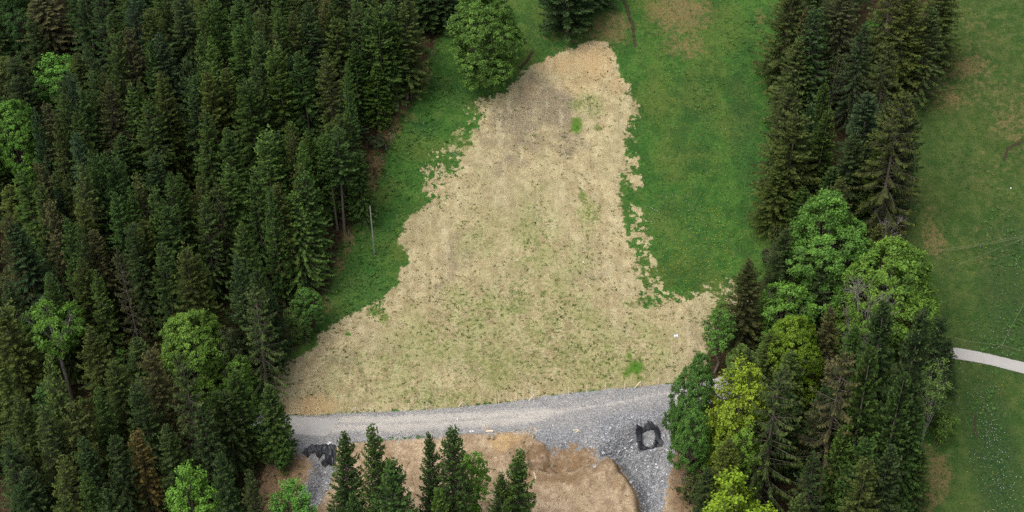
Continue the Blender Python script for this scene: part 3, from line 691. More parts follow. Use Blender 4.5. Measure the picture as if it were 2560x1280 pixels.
cat("""
1985 -35 62 o s 235
2016 25 34 b s 300
2040 -40 48 d s
1992 98 50 o s 330
2046 20 42 d s
2120 -30 68 b w 240 | brown sparse drooping spruce at the top of the right wood
2160 62 50 d w 330
2028 142 38 g f 330
2063 210 34 g f 400
2240 -40 76 o w 260
2230 106 62 o w 380
2285 -20 60 o s 260
2330 25 56 o s 265 | olive spruce on the right edge of the right wood, above the dry meadow patch
2372 -50 58 o s 185 | rightmost spruce of the top right wood, beside the dry grass patch
1975 214 56 o s 500
2036 262 36 t f 480
2066 279 50 g f 520 | broad mid-green fir right above the domed deep green tree
1990 284 62 o s 560 | wide olive spruce on the meadow side of the right wood, dead twigs in it
1950 400 50 o s 590
2182 234 62 t f 470
2226 258 36 o s
2262 222 84 o w 600 | largest dark drooping spruce of the right wood, beside the right meadow
2290 240 54 d s 560
2206 356 44 l s 570 | narrow light green spruce between the dark drooping spruce and the domed tree
2140 330 50 d s 560
2085 420 48 g f 590
2010 470 44 g s 620
1884 653 52 b s 880 | brownish thin spruce standing over the right corner of the bare field
1936 838 34 o s 1010
1946 925 92 o w 1300 | very large olive drooping spruce in the lower right wood with twiggy top
2112 868 88 b w 1260 | very large dark brown drooping spruce right of the bright yellow-green tree
2105 1066 44 l f 1330 | small light-tipped fir in front of the dark brown drooping spruce
2090 773 36 b s 980
2128 745 30 o s 900
2145 815 40 g s 1020
2190 872 62 g f 1290
2236 758 66 d f 1110
2302 764 70 d f 1260 | tallest dark fir at the right side of the lower wood, near the paved road
2346 786 52 d s 1050
2376 850 36 d s 985 | dark spruce overhanging the end of the paved road
2150 1095 50 g s 1400
2176 1163 56 o s 1480
1816 1103 60 o s 1360
2000 1238 46 o s
2262 940 62 g f 1330
2290 1020 54 g s 1300
2065 960 44 d s 1200
2230 1120 56 d s 1420
1770 1170 40 d s 1370
2310 1120 44 g s 1290
2050 1130 40 d s
""", 'R')
cat("""
846 1082 58 g q 1400 | slim dark spruce at the bottom in front of the black sheet and gravel ditch
942 1060 64 g q 1420 | tallest of the foreground spruces below the road, its tip against the gravel
976 1158 74 g q 1480 | broad foreground spruce low in the frame, right of the tallest one
1074 1074 42 g q 1390 | narrow foreground spruce, left one of the close pair
1126 1071 66 g q 1420 | wide foreground spruce, right one of the close pair, beside the light green sapling
1098 1222 42 l q 1480 | small lighter spruce at the foot of the close pair
1287 1120 66 g q 1430 | dark spruce alone before the excavated soil, right of the foreground saplings
1243 1178 46 g q 1440 | small spruce leaning against the left side of the rightmost foreground spruce
1264 1244 34 l q 1480 | little light spruce tip at the bottom edge under the rightmost foreground spruce
870 1230 42 g q 1480 | young spruce at the bottom edge under the slim spruce by the ditch
1186 1128 44 V T 1330 | thin light green sapling with dark stem between the foreground spruces
1168 1234 40 V M 1400 | bushy light green crown at the bottom edge beside the thin sapling
""", 'F')
cat("""
38 -30 70 Q D 170 | dark leafy broadleaf crown cut by the top left corner
165 28 40 G M 150 | green broadleaf crown half hidden behind the brown drooping spruce
15 125 52 Z M 300 | yellowish broadleaf crown on the left edge above the brightest one
125 120 68 G M 300 | green maple crown below the brown drooping spruce in the upper left
15 235 72 K D 470 | bright green rounded crown on the left edge of the photo
112 738 82 K L 1010 | open light green tree with pale bare stems in the lower left forest
470 757 92 K D 1000 | large fresh green domed tree in the lower left forest
575 822 46 U M 1010 | dull olive bushy crown just right of the large fresh green tree
590 890 50 G M 1050 | green leafy crown under the dull olive one, above the hidden road
455 1166 76 K Y 1400 | bright light green tree at the bottom left with upswept branches
722 1205 74 G Y 1390 | light green feathery tree at the bottom beside the gravel ditch
45 1208 56 Q D 1420 | dark green rounded crown in the bottom left corner
760 715 46 E M 835 | green bushy tree at the foot of the widest skirted spruce
740 752 36 N M 850 | pale green bush just left of the bare field's left corner
1204 -38 96 E D 206 | large domed maple standing alone left of the bare field's sandy tip
942 342 26 U S 372 | low green bush on the brown strip of the clearing edge
488 632 22 G S 670 | small bright green leafy patch between olive spruces in mid left forest
700 1100 26 G M 1180 | small light green tree at the foot of the fir beside the road
300 860 30 E M 960 | small deep green leafy crown between the open light tree and the rust spruce
""", 'L')
cat("""
1425 -195 82 d f 88 | dark fir above the sandy tip of the bare field, low branches over the grass
1498 -150 44 d s 30 | dark spruce just right of the fir above the sandy tip
""", 'C')
cat("""
2090 486 122 E D 775 | huge domed deep green tree below the firs of the right wood
2262 588 128 K D 900 | huge domed vivid light green tree beside the right meadow
2198 648 78 U B 955 | leafless twiggy tree in front of the vivid light green dome
2228 518 46 U B 640 | leafless grey shrub-like tree right of the deep green dome's top
1982 700 80 G M 885 | fresh green rounded tree between the thin brownish spruce and the domes
2002 778 72 Y D 1010 | brightest yellow-green tree of the right wood
1744 888 62 G D 1110 | fresh green rounded tree at the right end of the gravel road
1868 900 92 Y Y 1180 | yellow-green feathery tree left of the very large olive spruce
1806 772 44 G T 930 | green sapling at the left foot of the thin brownish spruce
1862 865 44 N M 965 | pale green small tree below the thin brownish spruce
1915 850 40 N M 960
1845 1200 116 Y Y 1480 | bright yellow-green feathery tree cut by the bottom edge
1735 1010 52 G M 1200 | green drooping crown over the bank beside the rocky ditch
2098 123 36 Z P 290 | sparse yellowish tree between two firs in the upper right wood
2150 782 44 K M 880 | light green crown wedged between the brownish spruces under the twiggy tree
1965 560 36 U S 640
1945 605 34 U S 670
2355 895 46 N P 1120 | pale loose tree on the meadow side of the lower wood below the paved road
2365 1020 36 N S 1110
1860 1060 62 K Y 1290 | light green lower crown between feathery tree and very large olive spruce
2200 20 40 G M 170
2190 110 34 E M 240
1730 1185 36 U S 1260
""", 'R')
# fill gaps inside the left forest with background spruces
pts = np.array([t['g'][:2] for t in TREES]); wf = world(P_FOR1); wf2 = world(P_FOR2)
rf = np.random.RandomState(3); nfill = 0
for _ in range(14000):
    x, y = rf.uniform(-100, 50), rf.uniform(-30, 72)
    sd1 = sdist(np.array([x]), np.array([y]), wf)[0]; sd2 = sdist(np.array([x]), np.array([y]), wf2)[0]
    if max(sd1, sd2) < 3.2 or np.hypot(pts[:, 0]-x, pts[:, 1]-y).min() < 3.9: continue
    gz = float(hgrid(x, y)); H = rf.uniform(11, 14); tx, ty, _z = project(np.array([[x, y, gz+H]]))
    if tx[0] < -170 or tx[0] > 2600 or ty[0] < -170 or ty[0] > 1260: continue
    _gx, _gy, _ = project(np.array([[x, y, gz]]))
    if 790 < _gx[0] < 900 and 480 < _gy[0] < 680: continue
    if samp('asph', x, y) > -2.5 or samp('grav', x, y) > -2.5: continue
    k = 's'; pr = PROTO[k][rf.randint(5)]
    TREES.append(dict(x=tx[0], y=ty[0], g=(x, y, gz), H=H, rm=rf.uniform(2.3, 2.9), tone=rf.choice(list('gdoodg')), kind=k, label=None, side='L' if sd1 > sd2 else 'R', tr=pr[0], cr=pr[1], PH=pr[2], PR=pr[3]))
    pts = np.vstack([pts, [x, y]]); nfill += 1
    if nfill >= 80: break
for t in TREES:
    if t['label'] and len(t['label'].split())>16: print('LONG', t['label'])
print([ (t['label']) for t in TREES if t['label'] and len(t['label'].replace('-',' ').split())>18]);print('trees', len(TREES), 'filled', nfill)
ORD = ['', 'first', 'second', 'third', 'fourth', 'fifth', 'sixth', 'seventh', 'eighth', 'ninth', 'tenth', 'eleventh', 'twelfth', 'thirteenth', 'fourteenth', 'fifteenth', 'sixteenth', 'seventeenth', 'eighteenth', 'nineteenth', 'twentieth']
BANDS = [(-1e9, -5, 'at the top edge'), (-5, 40, 'above sandy tip'), (40, 100, 'just above sandy tip'), (100, 165, 'level with sandy tip'), (165, 220, "level with maple foot"), (220, 290, 'below the lone maple'), (290, 350, 'beside brown clearing strip'), (350, 420, 'beside ragged field edge'), (420, 485, 'above the pole'), (485, 540, "at pole tip"), (540, 600, 'at mid pole'), (600, 680, "at pole foot"), (680, 760, 'below the pole'), (760, 850, 'beside green dome'), (850, 960, 'above the road'), (960, 1060, 'at road level'), (1060, 1180, 'below the road'), (1180, 1e9, 'along the bottom edge')]
for sd_, nm in (('L', 'left forest'), ('R', 'right wood')):
    for lo, hi, ph_ in BANDS:
        g = sorted([t for t in TREES if t['side'] == sd_ and t['label'] is None and lo <= t['y'] < hi], key=lambda t: t['x'])
        # count among equal tone and kind so the number stays small
        kinds = {}
        for t in g: kinds.setdefault((t['tone'], t['kind']), []).append(t)
        for (tn, kd), lst in kinds.items():
            for i, t in enumerate(lst):
                base = f"{WORD[tn]} {KIND[kd][1]}"
                if len(lst) == 1: t['label'] = f"the only {base} in {nm} row {ph_}"
                elif i+1 <= (len(lst)+1)//2: t['label'] = f"{base}, {ORD[i+1]} from left, {nm} row {ph_}"
                else: t['label'] = f"{base}, {ORD[len(lst)-i]} from right, {nm} row {ph_}"
GRP = {'L': 'trees of the left forest', 'R': 'trees of the right wood', 'F': 'trees below the gravel road', 'C': 'dark conifers above the sandy tip'}
for t in TREES:
    nm, kw = KIND[t['kind']]
    e = link(nm, None, None, t['g']); tag(e, t['label'], 'shrub' if t['kind'] == 'S' else 'tree', GRP[t['side']])
    sxy = t['rm']/t['PR']; sz = t['H']/t['PH']; a = rt.uniform(0, 6.28)
    e.rotation_euler = (rt.gauss(0, .02), rt.gauss(0, .02), a)
    tr_ = link('trunk', t['tr'], e); cr = link('crown', t['cr'], e)
    ts = max(.7, min(1.2, sxy)) if t['kind'] not in 'BLTPDMYS' else sxy
    tr_.scale = (sxy if t['kind'] in 'BLTPDMYSpw' else ts, sxy if t['kind'] in 'BLTPDMYSpw' else ts, sz); cr.scale = (sxy, sxy, sz)
    c = np.array(TONE[t['tone']])*rt.uniform(.82, 1.2)*np.array([rt.uniform(.9, 1.12), 1, rt.uniform(.85, 1.15)])
    cr.color = (*c, 1)

# ------------------------------------------------------------------ ground cover too many to count
def in_frame(n, rs, box=(-80, 80, -40, 48)):
    x = rs.uniform(box[0], box[1], n); y = rs.uniform(box[2], box[3], n); z = hgrid(x, y)
    px, py, _ = project(np.stack([x, y, z], 1)); k = (px > -30) & (px < 2590) & (py > -30) & (py < 1310); return x[k], y[k], z[k]
rs = np.random.RandomState(17)
def tufts(name, x, y, z, size, blades, mat, color, wide=.35, flat=.8, kindname=None, vv=(.1, .9)):
    n = len(x); m = blades; B = np.stack([x, y, z], 1)[:, None]+rs.randn(n, m, 3)*np.array([1, 1, 0])*size[:, None, None]*.25
    a = rs.uniform(0, 6.28, (n, m)); D = unit(np.stack([np.cos(a), np.sin(a), rs.uniform(.2, 1.2, (n, m))*flat], -1))
    Sd = unit(np.cross(D, np.array([0, 0, 1.]))); ln = size[:, None]*(.6+.7*rs.rand(n, m))
    Q = rhombi(B.reshape(-1, 3), D.reshape(-1, 3), Sd.reshape(-1, 3), ln.ravel(), ln.ravel()*wide)
    v = np.clip(rs.uniform(vv[0], vv[1], (n, 1))+rs.randn(n, m)*.1, 0, 1).ravel()
    o = link(name, leafmesh(name, Q, v, mat)); o.color = (*color, 1); return o
x, y, z = in_frame(70000, rs)
fld, bare, grav, soil, asph, pat = (samp(k, x, y) for k in ('floor', 'bare', 'grav', 'soil', 'asph', 'patchy'))
nz = noise2(x, y, .9, 30)+noise2(x, y, .25, 31)
k = (fld < .5) & (bare < -.2) & (grav < -.3) & (soil < -.2) & (asph < -.3)
o = tufts('meadow_grass', x[k], y[k], z[k], rs.uniform(.10, .22, k.sum()), 4, M_GRASS, (.057, .130, .025)); tag(o, 'short green meadow grass either side of the bare field', 'grass', kind='stuff')
tg = samp('tgreen', x, y); sdn = samp('tsand', x, y)
k = (bare > .1) & (grav < -.1) & (rs.rand(len(x)) < np.clip(.17+.5*tg+nz*.6-.3*sdn+.55*np.exp(-bare/.6)*(samp('grav', x, y) < -1.5), .01, 1))
o = tufts('sprouting_grass', x[k], y[k], z[k], rs.uniform(.10, .30, k.sum()), 6, M_GRASS, (.085, .135, .030)); tag(o, 'scattered green seedlings sprouting through the straw', 'grass', kind='stuff')
k = (fld > -.8) & (grav < 0) & (bare < 0)
o = tufts('forest_undergrowth', x[k][::2], y[k][::2], z[k][::2], rs.uniform(.2, .5, k[k].sum())[::2], 4, M_GRASS, (.035, .06, .018)); tag(o, 'low dark undergrowth on the forest floor', 'undergrowth', kind='stuff')
k = (soil > .2) & (grav < -.2) & (rs.rand(len(x)) < .08)
o = tufts('weeds', x[k], y[k], z[k], rs.uniform(.12, .3, k.sum()), 5, M_GRASS, (.06, .085, .03)); tag(o, 'few small weeds on the brown soil below the road', 'weeds', kind='stuff')
x, y, z = in_frame(90000, rs, (-40, 35, -30, 42))
bare, sdn = samp('bare', x, y), samp('tsand', x, y); k = (bare > 0) & (samp('patchy', x, y) < .25) & (samp('tgreen', x, y) < .6) & (rs.rand(len(x)) < .55*(1-.85*samp('tbrown', x, y))*(.6+noise2(x, y, .4, 91)*1.6))
o = tufts('straw', x[k], y[k], z[k]+.02, rs.uniform(.18, .42, k.sum()), 1, M_STRAW, (.6, .5, .3), wide=.13, flat=.18); tag(o, 'pale straw mulch lying over the bare field', 'straw', kind='stuff')
# broad-leaved dock plants in loose clusters
cl = march(*np.array([(960,560),(925,620),(905,690),(880,740),(870,790),(990,500),(1000,470),(1060,320),(1010,350),(1080,330),(950,660),(900,770),(930,760),(1090,240),(1120,225),(870,640),(1000,380),(2500,560),(2540,640),(2480,870),(2540,800),(2460,1000),(1760,230),(1850,110),(1900,60)], float).T, hgrid)
ax_, ay_ = [], []
for c in cl:
    n = 26; ax_ += list(c[0]+rs.randn(n)*1.5); ay_ += list(c[1]+rs.randn(n)*1.5)
x = np.array(ax_); y = np.array(ay_); k = (samp('bare', x, y) < -.3) & (samp('asph', x, y) < -.4); x, y = x[k], y[k]
o = tufts('dock_plants', x, y, hgrid(x, y), rs.uniform(.22, .42, len(x)), 8, M_LEAF, (.075, .165, .042), wide=.5, flat=.7, vv=(.5, 1)); tag(o, 'broad-leaved dock plants dotted over the meadow', 'plants', kind='stuff')
# flowers
def dots(name, lst, col, size, label):
    V = []
    for px, py, rx, ry, n in lst:
        c = march([px], [py], hgrid)[0]; x = c[0]+rs.randn(n)*rx; y = c[1]+rs.randn(n)*ry; k = (samp('bare', x, y) < -.2) & (samp('floor', x, y) < 0) & (samp('asph', x, y) < -.3); V.append(np.stack([x[k], y[k], hgrid(x[k], y[k])+.22], 1))
    P = np.concatenate(V); n = len(P); O = np.array([(1, 0, 0), (0, 1, 0), (-1, 0, 0), (0, -1, 0), (0, 0, .6), (0, 0, -.6)])
    s_ = rs.uniform(.6, 1.3, n)*size; VV_ = (P[:, None]+O[None]*s_[:, None, None]).reshape(-1, 3)
    T = np.array([(0, 1, 4), (1, 2, 4), (2, 3, 4), (3, 0, 4), (1, 0, 5), (2, 1, 5), (3, 2, 5), (0, 3, 5)]); FF = (np.arange(n)[:, None, None]*6+T[None]).reshape(-1, 3)
    tag(link(name, mesh_np(name, VV_, FF, col)), label, 'flowers', kind='stuff')
dots('white_flowers', [(2490,1120,1.1,4.5,130),(2475,1090,.6,2,60),(2460,1190,.8,3,30),(2400,1000,1.6,3,60),(2500,860,1.2,2,50),(2540,640,1.5,3,60),(1700,560,2,3,50),(1640,540,.6,1.5,40),(1750,420,3,6,40),(1020,610,.8,.8,20),(2530,1240,1.5,2,60),(900,690,2,3,16)], simple('white_petals', (.60, .60, .56), (.68, .68, .64), 1), .04, 'small white flowers in the meadow grass')
dots('yellow_flowers', [(1790,560,1.8,6,330),(1740,680,3,3,200),(1680,620,3,4,120),(1700,300,3,7,80),(1640,200,3,4,60),(2450,1000,3,6,60),(2430,600,4,8,60),(1080,450,1,2,40),(990,640,2,3,30)], simple('yellow_petals', (.62, .48, .03), (.70, .55, .05), 1), .042, 'small yellow flowers in the meadow grass')
# stones
def stones(name, x, y, s, mat, label, sink=.25):
    n = len(x); O = np.array([(1, 0, 0), (.2, 1, .1), (-1, .1, 0), (0, -1, -.1), (.1, -.1, .8), (-.2, .2, -.6), (.7, .7, .35), (-.6, -.6, .35)])
    # rough rock: octahedron with two shoulder points
    T = np.array([(0, 6, 4), (6, 1, 4), (1, 2, 4), (2, 7, 4), (7, 3, 4), (3, 0, 4), (6, 0, 5), (1, 6, 5), (2, 1, 5), (7, 2, 5), (3, 7, 5), (0, 3, 5)])
    a = rs.uniform(0, 6.28, n); ca, sa = np.cos(a), np.sin(a); V = O[None]*(1+rs.randn(n, 8, 3)*.18)*s[:, None, None]*np.stack([rs.uniform(.7, 1.3, n), rs.uniform(.6, 1, n), rs.uniform(.5, .9, n)], 1)[:, None]
    V = np.stack([V[..., 0]*ca[:, None]-V[..., 1]*sa[:, None], V[..., 0]*sa[:, None]+V[..., 1]*ca[:, None], V[..., 2]], -1)
    P = np.stack([x, y, hgrid(x, y)+s*sink], 1); V = (V+P[:, None]).reshape(-1, 3); FF = (np.arange(n)[:, None, None]*8+T[None]).reshape(-1, 3)
    me = mesh_np(name, V, FF, mat, False, {'v': np.repeat(rs.rand(n), 8)}); return me
def stone_mat():
    s = NT('gravel_stone'); v = s.attr('v'); c = s.mix(v, (.13, .133, .14), (.36, .365, .375)); c = s.mix(s.ss(v, .93, .96), c, (.62, .62, .63)); s.bsdf(c, .85, .25); return s.m
M_GSTONE = stone_mat()
SH1 = [(757,1137),(764,1122),(780,1113),(800,1115),(818,1113),(838,1112),(842,1132),(838,1168),(818,1170),(802,1162),(810,1142),(798,1152),(786,1138),(776,1142),(770,1152)]
SH2 = [(1590,1063),(1607,1065),(1622,1051),(1635,1060),(1643,1068),(1652,1090),(1659,1113),(1641,1122),(1631,1127),(1617,1126),(1597,1133),(1591,1112),(1587,1092)]
x, y, z = in_frame(150000, rs, (-30, 24, -40, -12)); gv, dn, tk, asp = (samp(k, x, y) for k in ('grav', 'drain', 'track', 'asph'))
k = (gv > 0) & (asp < 0) & (rs.rand(len(x)) < np.where(tk > .1, .06, .6)); x, y, dn = x[k], y[k], dn[k]
cs_ = np.maximum(*[sdist(x, y, march(*np.array(q_, float).T, hgrid)[:, :2]) for q_ in (SH1, SH2)]); x, y, dn = x[cs_ < -.02], y[cs_ < -.02], dn[cs_ < -.02]
big = np.clip((dn+.6)/1.2, 0, 1); hp = march([1540], [1140], hgrid)[0]; big = np.maximum(big*.9, 1.6*np.exp(-(((x-hp[0])/2.6)**2+((y-hp[1])/2.2)**2)))
s_ = rs.uniform(.03, .065, len(x))+big*rs.rand(len(x))**3.5*.16
tag(link('gravel', stones('gravel', x, y, s_, M_GSTONE, '')), 'loose grey gravel and broken rock along the road and in the ditches', 'gravel', kind='stuff')

# ------------------------------------------------------------------ single stones
ROCKS = [(1526,1071,.26,'white round stone on the gravel right of the two short sticks'),(1507,1134,.34,'largest pale rock at the soil edge of the rocky ditch'),(1548,1128,.28,'pale rock just right of the largest pale rock'),(1535,1150,.30,'angular pale rock below the largest pale rock'),(1563,1142,.24,'grey rock uphill of the ditch bend, below the black sheet'),(1487,1168,.26,'pale rock at the tip of the lower soil mound'),(1510,1100,.20,'small pale stone left of the square black sheet'),(1466,1105,.22,'pale stone touching the top of the excavated soil'),(1577,1207,.30,'pale rock low in the rocky ditch near the soil lip'),(1580,1128,.26,'flat dark grey rock at the lower left corner of the square black sheet'),(1638,1125,.28,'flat grey slab at the lower right corner of the square black sheet'),(1622,1238,.24,'grey stone in the middle of the rocky ditch near the bottom edge')]
for px, py, s0, lb in ROCKS:
    p = on_ground(px, py); me = bpy.data.meshes.new('rock'); bm = bmesh.new(); bmesh.ops.create_icosphere(bm, subdivisions=2, radius=s0*.72)
    q = random.Random(px)
    for v in bm.verts: v.co *= 1+q.uniform(-.16, .16)
    for v in bm.verts: v.co.z *= .7
    bm.to_mesh(me); bm.free(); me.materials.append(simple('pale_rock', (.36, .365, .37), (.52, .52, .52), 3)); o = link('rock', me, None, (p[0], p[1], p[2]+s0*.3)); o.rotation_euler.z = px
    tag(o, lb, 'rock', 'larger rocks on the gravel')

# ------------------------------------------------------------------ stakes, braces, poles, posts
def stake(px, py, h, label, name='wooden_stake', mat=None, r=.065, group='wooden stakes along the road', lean=(0, 0), cat_='stake'):
    p = on_ground(px, py); b = MB(); b.tube([(0, 0, -.3), (lean[0]*h*.5, lean[1]*h*.5, h*.5), (lean[0]*h, lean[1]*h, h)], [r, r, r*.8], 5)
    o = b.obj(name, mat or M_PINE, None, p); tag(o, label, cat_, group); return o
UP = [(758.6,1034.5,-.12),(801,1033,-.1),(845.5,1032,-.08),(933,1030.5,0),(978,1026,-.03),(1022.5,1025,0),(1067,1023.5,-.03),(1115,1019.5,.02),(1247,1008,0),(1291,1002,0),(1422,985,.02),(1467,979,0),(1513.5,972,0),(1561.6,971,.02),(1646,960,0)]
nmU = ['first','second','third','fourth','fifth','sixth','seventh','eighth','ninth','tenth','eleventh','twelfth','thirteenth','fourteenth','fifteenth']
for i, (px, py, ln) in enumerate(UP):
    stake(px, py, 1.05, f"thin upright wooden stake, {nmU[i]} from the left along the field edge", lean=(ln, 0), group='upright stakes along the field edge')
for px, py, lb in [(871.5,1110,'short stake below the road between the slim and tallest foreground spruces'),(733.8,1141,'short stake at the head of the left soil bank beside the fir'),(1104,1098,'short stake below the road between the close pair of spruces'),(1332,1096,'stake standing in the sandy soil heap below the road')]:
    stake(px, py, 1.25, lb, r=.06, group='stakes below the road')
def brace(ax_, ay_, L1, L2, post, label):
    a, b = on_ground(*L1), on_ground(*L2); m = on_ground(*post) if post else (a+b)/2
    d = rays([ax_], [ay_])[0]; s_ = (m[1]-CAM[1])/d[1]; ap = CAM+d*s_; ap[1] = m[1]
    e = link('stake_brace', None, None, tuple(m)); tag(e, label, 'stake brace', 'braced stakes along the field edge')
    o = Vector(m)
    MB().tube([Vector(a)-o-Vector((0, 0, .1)), Vector(ap)-o], .065, 5).obj('strut', M_PINE, e)
    MB().tube([Vector(b)-o-Vector((0, 0, .1)), Vector(ap)-o], .065, 5).obj('strut', M_PINE, e)
    MB().tube([(0, 0, -.3), Vector(ap)-o+Vector((0, 0, .05))], .045, 5).obj('post', M_PINE, e)
brace(888.5,1017,(876,1030),(905,1030.5),(889,1031),'pointed brace of two struts leftmost along the field edge, one strut bright')
brace(1156,1004,(1145,1017),(1170,1015),(1157,1018),'pointed brace along the field edge left of the straightest road stretch')
brace(1335,985,(1322,1001),(1352,997),(1336,1001),'pointed brace along the field edge above the sandy soil heap')
brace(1601,954,(1586,969),(1616,965),(1602,968),'rightmost pointed brace, near the green patch at the field edge')
# timber pole in the meadow
g = on_ground(936, 638); d = rays([925], [515])[0]; s_ = (g[1]-CAM[1])/d[1]; Hp = CAM[2]+d[2]*s_-g[2]; xp = CAM[0]+d[0]*s_-g[0]
e = link('utility_pole', None, None, tuple(g)); tag(e, 'tall bare grey wooden pole on the meadow beside the forest', 'pole')
MB().tube([(0, 0, -.8), (0, 0, 0), (xp, 0, Hp)], [.09, .08, .06], 10).obj('shaft', M_WOOD, e, smooth=True)
MB().tube([(xp, 0, Hp), (xp, 0, Hp+.12)], [.065, .03], 10).obj('cap', M_WOOD, e)
for i, (px, py, h, lb) in enumerate([(1081,139,1.1,'grey fence post beside the lone maple at the forest edge'),(1029,246,1.1,'grey post at the foot of the tall olive edge spruce'),(1016,271,1.2,'grey post right of the bare-stemmed edge spruce'),(985,332,1.0,'small post right of the lone light-edged fir'),(977.5,352,1.3,'thickest pale fence post on the brown clearing strip'),(966,377,1.1,'thin post just below the thickest pale fence post'),(951,406,1.1,'pale post right of the low green bush strip'),(872,592,1.2,'thin post left of the tall wooden pole'),(769,861,1.4,'crooked pale stick post at the left corner of the bare field'),(711,870,1.1,'short post behind the big olive spruce above the field corner')]):
    stake(px, py, h, lb, 'fence_post', M_WOOD, .06 if i != 4 else .09, 'old fence posts along the forest edge', (R0.uniform(-.08, .08), 0), 'post')
def wire_fence(pts, h, posts, label, wires=1, r=.013, col=None, sag=.05):
    G = [on_ground(*p) for p in pts]; o = Vector(G[0]); e = link('wire_fence', None, None, tuple(G[0])); tag(e, label, 'fence', 'electric fences in the right meadow')
    for g_ in posts:
        q = Vector(on_ground(*g_))-o; MB().tube([q-Vector((0, 0, .2)), q+Vector((0, 0, h+.08))], .035, 5).obj('post', M_WOOD, e)
    for wi in range(wires):
        P = []
        for i in range(len(G)-1):
            for t in np.linspace(0, 1, 13)[(0 if i == 0 else 1):]:
                v = Vector(G[i])*(1-t)+Vector(G[i+1])*t; v.z = float(hgrid(v.x, v.y))*.5+v.z*.5+h-wi*.28-sag*math.sin(t*math.pi); P.append(v-o)
        MB().tube(P, r, 4).obj('wire', col or M_ROPE, e)
M_ROPE = simple('fence_rope', (.22, .24, .13), (.28, .30, .17), 2)
wire_fence([(2345,636),(2450,621),(2600,592)], .8, [(2345,638),(2450,622),(2600,593)], 'double pale fence rope crossing the right meadow from the vivid green dome', 2, .013)
wire_fence([(2368,682),(2460,646),(2600,590)], .8, [(2368,683),(2600,591)], 'thin single fence wire, lower of the two running to the right edge', 1, .012)
wire_fence([(2502,875),(2522,833),(2550,782),(2575,725)], .75, [(2502,875),(2521,836),(2550,782),(2575,726)], 'yellowish fence rope climbing the right meadow from the paved road', 1, .014)
wire_fence([(2384,856),(2420,866),(2502,876),(2570,893)], .85, [(2384,858),(2420,868),(2570,893)], 'low fence with wooden posts along the upper side of the paved road', 1, .012)
# planks, sticks, pipe
def plank(px, py, L, ang, label, r=.06, mat=None, name='wooden_plank', cat_='plank', group=None):
    p = on_ground(px, py); dx, dy = math.cos(ang)*L/2, math.sin(ang)*L/2; za, zb_ = float(hgrid(p[0]-dx, p[1]-dy)), float(hgrid(p[0]+dx, p[1]+dy))
    b = MB(); M = Matrix.Rotation(ang, 3, 'Z')@Matrix.Rotation(-math.atan2(zb_-za, L), 3, 'Y'); b.box((0, 0, r*.6+.04), (L, r*2.4, r), M); o = b.obj(name, mat or M_PINE, None, (p[0], p[1], (za+zb_)/2)); tag(o, label, cat_, group)
plank(1224,1079.5,.85,.03,'pale short plank lying at the gravel edge above the grey rocks', .11)
plank(1439,1076,.65,.1,'upper of two short sticks lying on the gravel', .05, group='pair of sticks on the gravel'); plank(1443,1079.5,.55,.5,'lower of two short sticks lying on the gravel', .05, group='pair of sticks on the gravel')
plank(1384,1150,1.6,1.45,'pale pole lying upright on the excavated soil slope with dark end', .05, M_WOOD, 'wooden_pole', 'pole')
plank(1337,1190,.9,1.9,'short pale stick on soil just right of the rightmost foreground spruce', .05)
plank(1135,385,1.3,-.5,'weathered stick lying on the ragged left border of the field', .05, M_WOOD)
for i, (px, py, s0) in enumerate([(1220,1094,.28), (1231,1095,.30)]):
    p = on_ground(px, py); me = bpy.data.meshes.new('boulder'); bm = bmesh.new(); bmesh.ops.create_icosphere(bm, subdivisions=2, radius=s0); q = random.Random(i)
    for v in bm.verts: v.co *= 1+q.uniform(-.12, .12)
    bm.to_mesh(me); bm.free(); me.materials.append(simple('tan_rock', (.34, .26, .17), (.46, .36, .25), 3)); o = link('boulder', me, None, (p[0], p[1], p[2]+.05)); tag(o, ('left' if i == 0 else 'right')+' one of two tan boulders below the short pale plank', 'rock', 'tan boulders at the gravel edge')
# survey targets: square plate with two white triangles meeting at the centre
def target(px, py, s0, ang, label):
    p = on_ground(px, py); gxx = float(hgrid(p[0]+.3, p[1])-hgrid(p[0]-.3, p[1]))/.6; gyy = float(hgrid(p[0], p[1]+.3)-hgrid(p[0], p[1]-.3))/.6
    e = link('survey_target', None, None, (p[0], p[1], p[2]+.05)); e.rotation_euler = Vector((-gxx, -gyy, 1)).to_track_quat('Z', 'Y').to_euler(); tag(e, label, 'survey target', 'white bow-tie ground targets')
    R = Matrix.Rotation(ang, 3, 'Z'); b = MB(); b.box((0, 0, 0), (s0, s0, .02), R); b.obj('plate', M_STONE, e)
    b = MB()
    for sg in (-1, 1):
        k = len(b.v)
        for z_ in (.014, .024):
            for q in ((0, 0), (sg*s0*.48, -s0*.45), (sg*s0*.48, s0*.45)): b.v.append(R@Vector((q[0], q[1], z_)))
        b.f += [(k, k+1, k+2), (k+5, k+4, k+3), (k, k+3, k+4, k+1), (k+1, k+4, k+5, k+2), (k+2, k+5, k+3, k)]
    b.obj('white_triangles', M_WHITE, e)
target(822.5,1109,.50,math.pi/2,'white hourglass survey target on gravel beside the left black sheet')
target(1690,840,.50,0,'white bow-tie survey target on the bare field near its right corner')
target(1179,1079,.50,0,'white bow-tie survey target at the lower gravel edge left of the plank')
